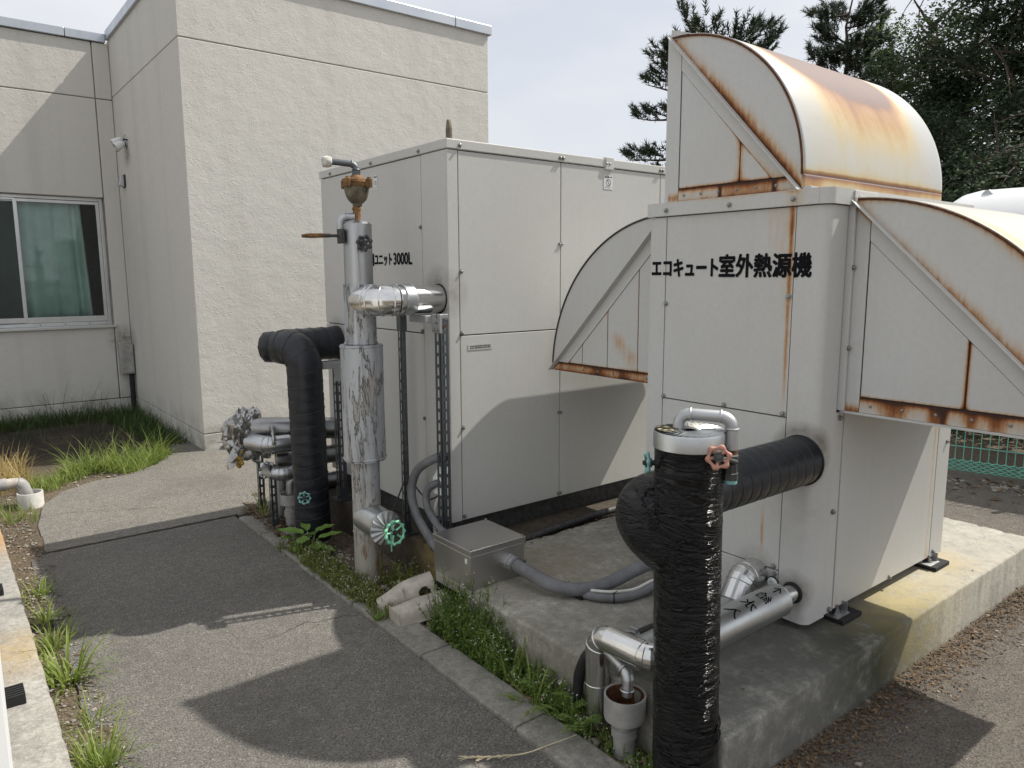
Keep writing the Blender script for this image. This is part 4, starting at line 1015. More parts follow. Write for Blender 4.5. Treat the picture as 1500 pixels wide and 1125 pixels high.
b = MB(); b.tube([(PX-.08, PY+.01, 1.78), (PX-.15, PY+.035, 1.78)], .007, 8); b.box((PX-.088, PY-.02, 1.745), (PX-.075, PY+.03, 1.81)); lv = b.build('lever_valve', 'darkiron', pp_, smooth=40)
b = MB(); b.tube([(PX-.12, PY+.03, 1.781), (PX-.20, PY+.07, 1.78), (PX-.235, PY+.085, 1.778)], [.009, .011, .007], 10); b.build('lever_handle', 'brass', lv, smooth=50)
# air vent
b = MB(); b.lathe((PX, PY, 1.835), (0, 0, 1), [(0, .019), (.02, .0175), (.062, .0175), (.064, .021), (.074, .021), (.076, .016), (.098, .016)], 16); b.build('vent_nipple', 'brass', pp_, smooth=30)
b = MB(); b.lathe((PX+.004, PY, 1.915), (0, 0, 1), [(0, 0), (0, .021), (.012, .022), (.014, .027), (.026, .040), (.045, .050), (.07, .056), (.088, .058), (.089, .0)], 30); av = b.build('air_vent', 'castiron', pp_, smooth=40)
b = MB(); b.lathe((PX+.004, PY, 2.002), (0, 0, 1), [(0, .055), (.0, .064), (.013, .066), (.015, .062), (.017, .066), (.030, .063), (.034, .048), (.045, .028), (.052, .022), (.056, 0)], 30)
for k in range(4):
    th = .5+k*math.pi/2; c = Vector((PX+.004+.068*math.cos(th), PY+.068*math.sin(th), 1.997)); b.lathe(c, (0, 0, 1), [(0, 0), (0, .015), (.036, .015), (.039, .010), (.045, .009), (.045, 0)], 10)
b.build('vent_flange', 'brass', av, smooth=30)
tp2 = fillet([(PX+.004, PY, 2.05), (PX+.004, PY, 2.102), (PX-.11, PY+.045, 2.112)], .026, 8)
b = MB(); b.tube(tp2, .0145, 14); b.ring(tp2[1], (0, 0, 1), .0155, .004, 16, 6); b.ring(tp2[-3], tp2[-1]-tp2[-2], .0155, .0035, 16, 6); b.lathe((PX+.004, PY, 2.048), (0, 0, 1), [(0, .019), (.025, .021), (.026, .012)], 8); b.build('outlet_pipe', 'galv_dark', pp_, smooth=40)
b = MB(); b.lathe((PX-.095, PY+.038, 2.110), (-.92, .38, -.03), [(0, .016), (.006, .022), (.02, .026), (.042, .024), (.046, .016), (.047, 0)], 16); b.build('frayed_wrap', 'whitecloth', pp_, smooth=60)
tp3 = fillet([(PX-.01, PY, 1.868), (PX-.068, PY+.03, 1.868), (PX-.07, PY+.032, 1.80)], .035, 7)
b = MB(); b.tube(tp3, .017, 14); b.ring(tp3[2], tp3[3]-tp3[1], .018, .004, 14, 6); b.build('bypass_elbow', 'galv', pp_, smooth=40)

# ---- supply pipe into the heat pump, marked by hand
fd = thing('supply_pipe', 'silver jacketed supply pipe with handwritten marks entering the heat pump low down', 'pipe', (1.62, 1.58, .1))
FZ = .446; FYc = 1.372
b = MB(); b.tube(dense([(HX0+.01, FYc, FZ), (1.66, FYc, FZ)], .05), .031, 28); b.build('inner_pipe', 'steel', fd, smooth=50)
b = MB(); b.cyl((2.29, FYc, FZ), (1.72, FYc, FZ), .058, 44); b.ring((2.288, FYc, FZ), (1, 0, 0), .057, .0025, 44, 6); slv = b.build('sleeve', 'alu', fd, smooth=40)
b = MB(); r_ = .0588
vs = []
def wrap(body, xtop, h, wv, off=.0):
    v, f = text_mesh(body, off); P = []
    for p in v:
        s_ = ((p.x-.5)*wv+.0)/r_; th = math.radians(112)-s_       # th from -y side over the top
        P.append((xtop-h+p.y*h, FYc+r_*math.cos(th), FZ+r_*math.sin(th)))
    b.add(P, f)
wrap('↑', 2.272, .05, .030, .008); wrap('給', 2.195, .052, .052, .006); wrap('水', 2.11, .055, .055, .008); wrap('入', 2.02, .05, .055, .010)
b.build('marker_writing', 'ink', slv)
path = fillet([(1.70, FYc, FZ), (1.625, FYc, FZ), (1.62, 1.605, FZ-.008), (1.62, 1.605, .09)], [.055, .055], 5)
b = MB(); b.tube(path[:8], .043, 30); bands(b, path, (1, 3, 5, 6), .043, .002); b.build('gored_elbow', 'steel', fd, smooth=12)
b = MB(); b.tube(path[6:], .0405, 32); bands(b, path, (7, 9, 11), .041, .002); b.ring((1.62, 1.605, .27), (0, 0, 1), .0405, .0018, 28, 5); b.build('drop_pipe', 'steel', fd, smooth=35)
dr = fillet([(1.625, 1.57, .395), (1.605, 1.455, .368), (1.597, 1.452, .30)], .03, 8)
b = MB(); b.tube(dr, .0165, 16); b.tube(dr[3:9], .020, 16); b.ring(dr[1], dr[2]-dr[0], .019, .004, 16, 6); b.ring((1.597, 1.452, .322), (0, 0, 1), .019, .0035, 16, 6); b.build('drain_elbow', 'galv', fd, smooth=45)
b = MB(); b.ring((HX0-.003, FYc, FZ), (1, 0, 0), .034, .006, 28, 8); b.build('wall_collar', 'rubber', fd, smooth=180)

cu = thing('drain_cup', 'grey PVC drain cup with rusty inside under a small elbow in front of the plinth', 'drain', (1.596, 1.459, .1))
b = MB(); b.lathe((1.596, 1.459, .09), (0, 0, 1), [(0, .035), (.075, .035), (.078, .041), (.105, .041), (.108, .034), (.135, .034), (.137, .064), (.145, .0655), (.215, .0655), (.215, .060), (.15, .058)], 40); b.build('cup_body', 'pvcgrey', cu, smooth=35)
b = MB(); b.lathe((1.596, 1.459, .09), (0, 0, 1), [(.152, 0), (.152, .0555), (.2125, .0585)], 40); b.build('rusty_lining', 'rustedge', cu, smooth=35)

rt = thing('return_pipe', 'segmented silver elbow and pipe beside the supply pipe at the heat pump', 'pipe', (1.7, 1.52, .3))
path = fillet([(HX0+.01, 1.53, .475), (2.305, 1.53, .472), (2.235, 1.525, .375), (1.70, 1.52, .372)], [.045, .05], 3)
b = MB(); b.tube(path[:6], .054, 30); bands(b, path, (1, 2, 3, 4), .054, .002); b.build('gored_elbow', 'steel', rt, smooth=10)
b = MB(); b.tube(path[5:], .049, 30); b.build('sleeve', 'alu', rt, smooth=40)
for x in (1.8, 2.15): b = MB(); b.box((x-.03, 1.49, .30), (x+.03, 1.55, .33)); b.build('saddle', 'galv', rt)
b = MB(); b.lathe((HX0-.002, 1.452, .457), (-1, 0, 0), [(0, .021), (.006, .021), (.006, .016), (.012, .016), (.012, .010), (.004, .009), (.004, 0)], 20); b.build('cable_gland', 'white', hp, smooth=35)
b = MB(); b.ring((HX0-.003, 1.452, .457), (1, 0, 0), .021, .004, 22, 6); b.build('gland_seal', 'rubber', hp, smooth=180)

hs = thing('black_hose', 'taped black hose with a metal clip running over the plinth edge', 'hose', (1.61, 1.69, .1))
hpth = catmull([(2.2, 1.64, .335), (1.95, 1.63, .35), (1.78, 1.60, .375), (1.69, 1.60, .395), (1.63, 1.635, .37), (1.613, 1.68, .27), (1.61, 1.69, .10)], 10)
b = MB(); b.tube(dense(hpth, .012), .0165, 16, rfun=lambda i, j, a, p: 1.12+.14*mnoise.noise(Vector((i*.35, 0, 2)))+.08*((i % 6)/6)); b.build('hose_run', 'cable', hs, smooth=60)
b = MB(); b.tube([(1.775, 1.60, .376), (1.80, 1.603, .372)], .0225, 18); b.box((1.782, 1.585, .392), (1.793, 1.615, .408)); b.tube([(1.79, 1.58, .365), (1.80, 1.56, .345), (1.79, 1.53, .335)], .005, 6); b.build('pipe_clip', 'galv', hs, smooth=40)

# ---- junction box and conduits
jb = thing('junction_box', 'square stainless steel junction box sitting on the plinth edge', 'junction box', (1.8, 2.52, .296))
b = MB(); b.box((1.66, 2.385, .300), (1.948, 2.668, .448)); b.box((1.662, 2.387, .256), (1.70, 2.66, .299)); b.build('box_body', 'boxsteel', jb, bevel=.003)
b = MB(); b.box((1.656, 2.381, .449), (1.952, 2.672, .474)); jl = b.build('lid', 'boxsteel', jb, bevel=.002)
for x, y in ((1.667, 2.392), (1.941, 2.392), (1.667, 2.661), (1.941, 2.661)): screw(jl, (x, y, .474), (0, 0, 1), .75)
b = MB(); b.box((1.6585, 2.408, .412), (1.6597, 2.425, .432)); b.build('white_sticker', 'sticker', jb)
b = MB(); b.lathe((1.86, 2.385, .380), (0, -1, 0), [(0, .036), (.012, .036), (.014, .031), (.03, .031), (.032, .034), (.045, .033), (.045, .02)], 14); b.build('conduit_gland', 'galv', jb, smooth=25)
cA = thing('large_conduit', 'thick grey flexible conduit curving from the junction box to the heat pump', 'conduit', (2.1, 2.05, .3))
pa = catmull([(1.86, 2.36, .38), (1.863, 2.27, .374), (1.885, 2.15, .352), (1.96, 2.06, .338), (2.08, 2.015, .345), (2.22, 1.99, .375), (2.34, 1.95, .41), (2.40, 1.91, .44)], 10)
b = MB(); b.tube(dense(pa, .01), .0275, 24, rfun=lambda i, j, a, p: 1+.012*((i % 3)/3)); b.build('conduit_run', 'conduit', cA, smooth=60)
b = MB(); b.lathe(pa[0], (0, -1, 0), [(0, .031), (.03, .031), (.03, .02)], 18); b.build('conduit_collar', 'conduit', cA, smooth=40)
cB = thing('small_conduit', 'thin grey conduit with black ties lying on the plinth under the larger one', 'conduit', (2.1, 2.0, .3))
pb = catmull([(1.93, 2.385, .345), (1.94, 2.33, .335), (1.955, 2.2, .322), (1.97, 2.09, .320), (2.0, 1.985, .320), (2.08, 1.92, .320), (2.2, 1.90, .325), (2.33, 1.90, .36), (2.40, 1.88, .40)], 10)
b = MB(); b.tube(dense(pb, .012), .0175, 18); b.build('conduit_run', 'conduit', cB, smooth=60)
b = MB(); pc = catmull([(1.985, 2.06, .335), (2.0, 2.0, .342), (2.05, 1.945, .343), (2.14, 1.915, .34), (2.25, 1.91, .35), (2.40, 1.85, .38)], 10); b.tube(pc, .0065, 8); b.build('white_wire', 'pvcwhite', cB, smooth=60)
for k in (2, 26, 46): 
    b = MB(); b.ring(pb[k], pb[k+1]-pb[k-1], .0195, .0028, 16, 6); b.tube([pb[k]+Vector((0, 0, .018)), pb[k]+Vector((.01, -.012, .032))], .0018, 5); b.build('cable_tie', 'cable', cB, smooth=60)
b = MB(); b.box((1.955, 2.035, .296), (1.985, 2.075, .318)); b.build('plastic_spacer', 'cable', cA)
cC = thing('tank_conduit', 'thick grey conduit looping from the junction box up to the tank end', 'conduit', (1.80, 2.9, .296))
pa = catmull([(1.72, 2.665, .365), (1.735, 2.76, .36), (1.765, 2.90, .385), (1.785, 3.03, .45), (1.80, 3.09, .545), (1.815, 3.06, .645), (1.845, 2.98, .71), (1.895, 2.955, .725), (1.915, 2.952, .725)], 10)
b = MB(); b.tube(dense(pa, .012), .0215, 20); b.build('conduit_run', 'conduit', cC, smooth=60)
b = MB(); b.lathe((TX0+.004, 2.953, .725), (-1, .1, -.1), [(0, .034), (.01, .034), (.012, .026), (.04, .026)], 12); b.build('conduit_gland', 'cable', cC, smooth=30)
cD = thing('inner_conduit', 'thinner grey conduit looping inside the thick one to a white wiring hood', 'conduit', (1.84, 2.9, .296))
pa = catmull([(1.80, 2.665, .385), (1.805, 2.76, .39), (1.815, 2.88, .42), (1.825, 2.985, .48), (1.835, 3.0, .555), (1.855, 2.95, .60), (1.885, 2.90, .605)], 10)
b = MB(); b.tube(dense(pa, .012), .0185, 20); b.build('conduit_run', 'conduit', cD, smooth=60)
b = MB(); b.prism([(TX0, 2.90, .69), (1.86, 2.90, .62), (1.855, 2.90, .545), (TX0, 2.90, .53)], (0, .09, 0)); b.build('wiring_hood', 'white', cD, bevel=.006)
wr = MB(); wr.tube(catmull([(1.87, 2.93, .545), (1.862, 2.96, .50), (1.85, 2.965, .40), (1.85, 2.95, .31)], 8), .007, 8); wr.build('earth_wire', 'pvcwhite', cD, smooth=60)
b = MB(); b.tube(catmull([(1.87, 2.94, .54), (1.86, 3.05, .50), (1.85, 3.2, .57), (1.845, 3.25, .53), (1.80, 3.28, .40), (1.70, 3.24, .34), (1.65, 3.2, .36)], 8), .004, 6); b.build('thin_wire', 'darkiron', cD, smooth=60)

# ---- slotted channel posts
def channel(label, x, y, z0, z1, group, wd=.046, m='galv_dark', foot=True, name='channel_post'):
    t = thing(name, label, 'support post', (x, y, z0), group)
    b = MB(); th = .0025
    def face(o, u, n):
        o, u, n = Vector(o), Vector(u), Vector(n); W = u.length; ud = u/W; H = z1-z0; sw = W*.36
        b.obox(o, ud*(W/2-sw/2), (0, 0, H), n*th); b.obox(o+ud*(W/2+sw/2), ud*(W/2-sw/2), (0, 0, H), n*th)
        k = 0; p = .052
        while k*p < H: 
            b.obox(o+ud*(W/2-sw/2)+Vector((0, 0, k*p)), ud*sw, (0, 0, min(.016, H-k*p)), n*th); k += 1
    face((x, y, z0), (0, -wd, 0), (1, 0, 0)); face((x, y-wd, z0), (wd, 0, 0), (0, 1, 0)); b.obox((x+wd-.004, y, z0), (.004, 0, 0), (0, 0, z1-z0), (0, -.012, 0))
    b.build('channel', m, t)
    if foot: b = MB(); b.box((x-.03, y-wd-.03, z0), (x+wd+.03, y+.03, z0+.006)); b.box((x-.004, y-wd-.004, z0+.006), (x+wd+.004, y+.004, z0+.07)); fo = b.build('base_plate', m, t); b = MB(); [b.lathe((px_, y-wd/2, z0+.006), (0, 0, 1), [(0, .008), (.008, .008), (.008, .004), (.016, .004), (.016, 0)], 8) for px_ in (x-.018, x+wd+.018)]; b.build('anchor_bolt', 'screw', fo)
    return t
gp = 'slotted steel posts'
t = channel('slotted steel post at the tank corner carrying the silver branch pipe', 1.815, 2.872, .296, 1.40, gp)
b = MB(); b.box((1.80, 2.80, 1.34), (1.812, 2.875, 1.425)); b.box((1.80, 2.825, 1.405), (1.862, 2.835, 1.425)); b.box((1.77, 2.875, 1.385), (1.86, 3.02, 1.418)); hd = b.build('pipe_bracket', 'galv', t, bevel=.002)
for y, z in ((2.82, 1.355), (2.85, 1.355), (2.83, 1.39)): screw(hd, (1.80, y, z), nx, .9)
b = MB(); b.lathe((1.834, 2.83, 1.37), (0, -1, 0), [(0, .012), (.004, .012), (.004, .008), (.012, .008), (.012, 0)], 8); b.build('bracket_bolt', 'rustedge', hd)
t = channel('slim slotted post between the peeling pipe and the grey conduits', 1.80, 3.185, .296, 1.36, gp, .028)
b = MB(); b.box((1.797, 3.152, 1.33), (1.833, 3.19, 1.425)); b.build('pipe_bracket', 'galv_dark', t)
t = channel('slotted post behind the black rubber-wrapped pipe, half hidden by the peeling sleeve', 1.80, 3.955, .296, 1.11, gp)
b = MB(); b.box((1.72, 3.90, 1.075), (1.85, 3.985, 1.115)); b.box((1.79, 3.90, 1.0), (1.845, 3.908, 1.075)); b.build('pipe_bracket', 'galv', t, bevel=.002)
gl_ = 'low posts under the wrapped pipe end'
channel('short slotted post standing under the torn foil bundle, farther of two', 1.565, 4.64, .1, .52, gl_, .035)
channel('short slotted post in litter beside the drain fitting, nearer of two', 1.49, 4.22, .1, .50, gl_, .035)

# ---- low silver pipes at the far end of the tank with a torn foil bundle
lp = thing('low_silver_pipe', 'upper silver jacketed pipe from the tank end to the torn foil bundle', 'pipe', (1.6, 4.36, .1))
b = MB(); b.tube(dense([(1.92, 4.20, .665), (1.47, 4.40, .69)], .06), .066, 30); b.build('jacket', 'darksteel', lp, smooth=50)
path = fillet([(1.62, 4.20, .615), (1.50, 4.22, .615), (1.44, 4.36, .62)], .05, 5)
b = MB(); b.tube(path, .050, 26); bands(b, path, (1, 3, 5), .05, .003); b.build('gored_elbow', 'alu', lp, smooth=12)
b = MB(); b.ring((1.535, 4.24, .64), (.9, -.25, 0), .07, .012, 30, 6, 15, .06); b.build('frayed_collar', 'foil', lp, smooth=180)
lp2 = thing('low_silver_pipe', 'lower silver jacketed pipe elbowing down to the far drain fitting', 'pipe', (1.6, 4.2, .1))
b = MB(); b.tube(dense([(1.92, 4.20, .505), (1.56, 4.27, .505)], .06), .055, 28); b.build('jacket', 'darksteel', lp2, smooth=50)
path = fillet([(1.68, 4.14, .445), (1.53, 4.16, .445), (1.52, 4.32, .44)], .05, 5)
b = MB(); b.tube(path, .042, 26); bands(b, path, (1, 3, 5), .042, .0025); b.ring(path[-1], path[-1]-path[-2], .042, .012, 24, 6, 9, .08); b.build('gored_elbow', 'alu', lp2, smooth=12)
b = MB(); b.cyl((1.615, 4.36, .10), (1.615, 4.36, .45), .045, 24); b.build('drop_pipe', 'alu', lp2, smooth=40)
b = MB(); b.tube(dense([(1.93, 4.18, .345), (1.70, 4.22, .345)], .05), .05, 24); b.build('stub', 'darksteel', lp2, smooth=50)
fb = thing('foil_bundle', 'torn crumpled foil wrap with yellow insulation hanging off the low pipes', 'pipe insulation', (1.42, 4.48, .45))
bm = bmesh.new(); bmesh.ops.create_icosphere(bm, subdivisions=5, radius=1)
for v in bm.verts:
    d = v.co.copy(); k = Vector((d.x*1.7, d.y*1.7, d.z*1.7)); kk = Vector((k.x, k.y, k.z*.55)); r_ = 1+.26*mnoise.noise(k*.9)+.20*(1-2*abs(mnoise.noise(kk*2.0+Vector((4, 0, 0)))))+.11*(1-2*abs(mnoise.noise(kk*4.5)))+.02*mnoise.noise(k*11)
    v.co = Vector((d.x*.105*r_+.03, d.y*.10*r_-.02, d.z*.128*r_+.195+.03*mnoise.noise(k)))
me = bpy.data.meshes.new('foil_wrap'); bm.to_mesh(me); bm.free(); me.materials.append(M['foil']); me.polygons.foreach_set('use_smooth', [True]*len(me.polygons)); me.set_sharp_from_angle(angle=R(28)); o = bpy.data.objects.new('foil_wrap', me); col.objects.link(o); o.parent = fb
fm = MB(); rnd = random.Random(11)
for k in range(20):
    th = rnd.uniform(0, 6.28); z = rnd.uniform(.50, .72); c = Vector((1.45+.10*math.cos(th), 4.46+.095*math.sin(th), z)); d = Vector((math.cos(th)*.7, math.sin(th)*.7, rnd.uniform(-1.8, -.1))).normalized(); s_ = d.orthogonal().normalized(); L = rnd.uniform(.04, .09); W = rnd.uniform(.012, .028); s_.rotate(Matrix.Rotation(rnd.uniform(0, 6.28), 3, d))
    n_ = d.cross(s_); P = [c-s_*W, c+s_*W, c+d*L*.5+s_*W*rnd.uniform(.4, 1.2)+n_*.012, c+d*L*.5-s_*W+n_*rnd.uniform(-.02, .02), c+d*L+s_*W*rnd.uniform(0, .6), c+d*L-s_*W*.4-n_*.015]
    fm.add(P, [(0, 1, 2, 3), (3, 2, 4, 5)])
kind(fm.build('foil_shreds', 'foil', fb, solid=.0015), 'stuff')
fm = MB()
for k in range(26):
    c = Vector((1.375+rnd.uniform(-.03, .03), 4.42+rnd.uniform(-.03, .03), .52+rnd.uniform(-.05, .04))); s_ = rnd.uniform(.008, .02); fm.lathe(c, (rnd.uniform(-1, 1), rnd.uniform(-1, 1), rnd.uniform(-1, 1)), [(0, 0), (0, s_), (s_*.6, s_*1.2), (s_*1.1, s_*.5), (s_*1.2, 0)], 7)
fm.build('insulation_tuft', 'wool', fb, smooth=60)
c2 = thing('far_drain', 'stacked grey PVC drain fitting beside the black rubber-wrapped pipe', 'drain', (1.60, 4.17, .1))
b = MB(); b.lathe((1.60, 4.17, .08), (0, 0, 1), [(0, .034), (.09, .036), (.092, .042), (.13, .042), (.132, .036), (.17, .035), (.172, .064), (.235, .066), (.235, .058), (.19, .05)], 30); b.build('cup_body', 'pvcgrey', c2, smooth=35)
b = MB(); dq = fillet([(1.66, 4.15, .41), (1.60, 4.165, .40), (1.60, 4.17, .27)], .035, 7); b.tube(dq, .026, 16); b.ring(dq[-1]+Vector((0, 0, .02)), (0, 0, 1), .027, .005, 16, 6); b.build('drain_elbow', 'galv', c2, smooth=45)
b = MB(); b.lathe((1.545, 4.03, .09), (0, 0, 1), [(0, .055), (.03, .056), (.045, .052), (.05, .03), (.05, 0)], 26); tag(b.build('pipe_stub_cap', 'pvcgrey', None, smooth=35, loc=(1.545, 4.03, .09)), 'round grey pipe cap set in the litter beside the near low post', 'pipe cap')

# ---- hose in the gap behind the plinth
hg = MB(); pth = dense(catmull([(1.93, 2.765, .255), (2.3, 2.755, .285), (2.7, 2.765, .30), (3.2, 2.755, .305), (3.8, 2.76, .305)], 8), .012)
hg.tube(pth, .018, 14, rfun=lambda i, j, a, p: 1+.12*((i % 2)*1.)); tag(hg.build('drain_hose', 'darkiron', None, smooth=60, loc=(2.6, 2.76, .28)), 'ribbed dark drain hose lying along the foot of the tank', 'hose')

# ---- broken beige duct covers
def trough(name, label, o, d, L, W, H, m, hole, curl):
    N = 70
    """half shell cover: rounded outer side, open below"""
    d = Vector(d).normalized(); o = Vector(o); s_ = Vector((d.y, -d.x, 0)).normalized(); n_ = d.cross(s_); n_ = n_ if n_.z > 0 else -n_
    t = thing(name, label, 'duct cover', o)
    prof = [(-W/2-.004, 0), (-W/2, .012), (-W/2, H*.5)]+[(-W/2+W*.30*(1-math.cos(a)), H*.5+H*.5*math.sin(a)) for a in (.3, .6, .9, 1.2, 1.57)]+[(W/2-W*.30*(1-math.cos(a)), H*.5+H*.5*math.sin(a)) for a in (1.57, 1.2, .9, .6, .3)]+[(W/2, H*.5), (W/2, .012), (W/2+.004, 0)]
    b = MB()
    def fn(u, v):
        i = v*(len(prof)-1); k = min(int(i), len(prof)-2); f = i-k; a = prof[k][0]*(1-f)+prof[k+1][0]*f; h = prof[k][1]*(1-f)+prof[k+1][1]*f
        tpr = 1-curl*sm(u, .0, 1)**2*.5
        return o+d*(L*(1-u))+s_*a*tpr+n_*(h*(1-.55*curl*(sm(u, .45, 1))))+Vector((0, 0, -.02*curl*u*u))
    b.grid(fn, N, 66)
    if hole:
        c = o+d*(L*.80)+n_*(H*.42)+s_*(W/2); b.f = [f for f in b.f if (sum((Vector(b.v[i]) for i in f), Vector())/4-c).length > .027]
    b.build('cover_shell', m, t, smooth=50, solid=.004)
    return t, o, d, s_, n_
t, o, d, s_, n_ = trough('duct_cover', 'longer broken beige duct cover with a round hole, leaning on the other', (1.455, 2.80, .118), (.235, -.085, .055), .26, .105, .095, 'pvcbeige', True, .55)
b = MB(); b.obox(o+d*.115-s_*.0545, s_*.109, n_*.088, d*.004); b.build('end_rib', 'pvcbeige', t, bevel=.003)
t, o, d, s_, n_ = trough('duct_cover', 'shorter broken beige duct cover lying in weeds on the kerb', (1.45, 2.655, .118), (.27, -.02, .01), .25, .11, .075, 'pvcbeige', False, .15)
b = MB(); b.obox(o-d*.003-s_*.052, s_*.104, n_*.064, d*.004); b.build('end_rib', 'pvcbeige', t, bevel=.003)

# ---- things on the left
lu = thing('left_cabinet', 'white painted equipment cabinet cut off at the left edge', 'equipment cabinet', (-.35, 2.2, .25))
b = MB(); b.box((-.75, 1.55, .31), (.045, 2.89, 1.9)); b.build('cabinet_body', 'white', lu, bevel=.02)
b = MB(); b.box((-.76, 1.54, 1.903), (.055, 2.90, 1.95)); b.build('top_cap', 'white', lu, bevel=.006)
for y in (1.7, 2.72):
    b = MB(); b.box((-.03, y-.04, .25), (.13, y+.05, .275)); 
    for k in range(6): b.box((-.03, y-.038+.015*k, .2752), (.13, y-.03+.015*k, .283))
    b.build('rubber_pad', 'rubber', lu)
b = MB(); b.box((.05, 3.70, .25), (.142, 3.80, .27)); [b.box((.05, 3.702+.015*k, .2702), (.142, 3.71+.015*k, .277)) for k in range(6)]
tag(b.build('rubber_pad', 'rubber', None, loc=(.1, 3.75, .25)), 'small black ribbed rubber pad alone on the left plinth edge', 'rubber pad')
b = MB(); b.lathe((.415, 5.66, .07), (0, 0, 1), [(0, .075), (.125, .075), (.128, .073), (.128, .066), (.04, .064)], 36); so_ = b.build('pipe_socket', 'pvcwhite', None, smooth=35, loc=(.415, 5.66, .07)); tag(so_, 'short white pipe socket standing in gravel at the path edge', 'pipe socket')
el = thing('drain_elbow_pipe', 'beige plastic drain pipe with elbow pointing into the white socket', 'pipe', (.36, 5.72, .20))
path = fillet([(-.5, 5.66, .262), (.28, 5.70, .262), (.375, 5.705, .262), (.40, 5.70, .165)], [.01, .05], 8)
b = MB(); b.tube(path, .034, 20); b.build('pipe_run', 'pvcbeige', el, smooth=45)
b = MB(); b.tube([(.20, 5.698, .262), (.295, 5.702, .262)], .041, 22); b.ring((.20, 5.698, .262), (1, 0, 0), .04, .004, 20, 6); b.tube(path[-8:], .0405, 20); b.build('socket_elbow', 'pvcgrey', el, smooth=45)

# ================================================================== FENCE AND FAR THINGS
fc = thing('mesh_fence', 'green welded wire mesh fence behind the heat pump', 'fence', (6.1, 1.6, .09))
FA, FB = Vector((5.55, 3.6, .09)), Vector((6.95, -1.8, .09)); fd_ = (FB-FA); FL = fd_.length; fu = fd_.normalized()
b = MB(); n = int(FL/.053)
for k in range(n+1): p = FA+fu*(.053*k); b.tube([p+Vector((0, 0, .10)), p+Vector((0, 0, 1.25))], .0034, 4, False)
zz = .235
while zz < 1.26: b.tube([FA+Vector((0, 0, zz)), FB+Vector((0, 0, zz))], .0038, 4, False); zz += .125
kind(b.build('wire_mesh', 'fence', fc), 'stuff')
b = MB()
for r_ in range(6):
    P = []
    for k in range(n*2+1): p = FA+fu*(.0265*k); P.append(p+Vector((-.012*(k % 2), 0, .052+.015*r_+(.009 if (k+r_) % 2 else 0))))
    b.tube(P, .0048, 4, False)
kind(b.build('bottom_band', 'fence', fc), 'stuff')
for k in range(0, int(FL/2)+1):
    p = FA+fu*(2.0*k+.35)+Vector((.03, 0, 0)); b = MB(); b.cyl(p+Vector((0, 0, -.05)), p+Vector((0, 0, 1.3)), .021, 12); b.lathe(p+Vector((0, 0, 1.3)), (0, 0, 1), [(0, .024), (.015, .02), (.02, 0)], 12); b.build('fence_post', 'fence', fc, smooth=40)

wt = thing('white_tank', 'white round-topped tank with a lifting lug, mostly hidden behind the right hood', 'tank', (7.2, 1.2, .09))
b = MB(); Rk = .78; prof = [(0, 0), (.0, .12), (.05, .36), (.13, .55), (.24, .68), (.36, .755), (.48, Rk), (3.4, Rk), (3.55, .75), (3.7, .6), (3.78, .3), (3.8, 0)]
b.lathe((7.2, 3.05, 1.52), (0.06, -1, 0), prof, 48); b.build('tank_shell', 'white', wt, smooth=50)
b = MB(); b.prism([(6.93, 2.42, 2.18), (6.93, 2.50, 2.18), (6.93, 2.50, 2.25), (6.93, 2.475, 2.275), (6.93, 2.445, 2.275), (6.93, 2.42, 2.25)], (.02, 0, 0)); b.build('lifting_lug', 'alu', wt, bevel=.004)
for y in (1.2, -.3):
    for x in (6.75, 7.65): b = MB(); b.box((x-.05, y-.05, .0), (x+.05, y+.05, 1.15)); b.build('leg', 'darkiron', wt)

# ================================================================== TREES
def wedge(b, o, d, L, W, rnd):
    s_ = d.orthogonal().normalized(); s_.rotate(Matrix.Rotation(rnd.uniform(0, 6.28), 3, d)); b.add([o-s_*W, o+s_*W, o+d*L], [(0, 1, 2)])
def leafquad(b, o, L, rnd, flat=.5):
    d = Vector((rnd.gauss(0, 1), rnd.gauss(0, 1), rnd.gauss(0, flat)-.15)).normalized(); s_ = d.cross(Vector((rnd.gauss(0, .5), rnd.gauss(0, .5), 1))).normalized()
    b.add([o, o+d*L*.5+s_*L*.3, o+d*L, o+d*L*.5-s_*L*.3], [(0, 1, 2, 3)])
def branch(b, p0, d, L, r0, rnd, up=.15, n=6, wob_=.12):
    P = [Vector(p0)]; d = Vector(d).normalized()
    for k in range(n): d = (d+Vector((rnd.gauss(0, wob_), rnd.gauss(0, wob_), rnd.gauss(0, wob_)+up/n))).normalized(); P.append(P[-1]+d*L/n)
    b.tube(P, [max(.004, r0*(1-.85*i/n)) for i in range(n+1)], 6, False); return P
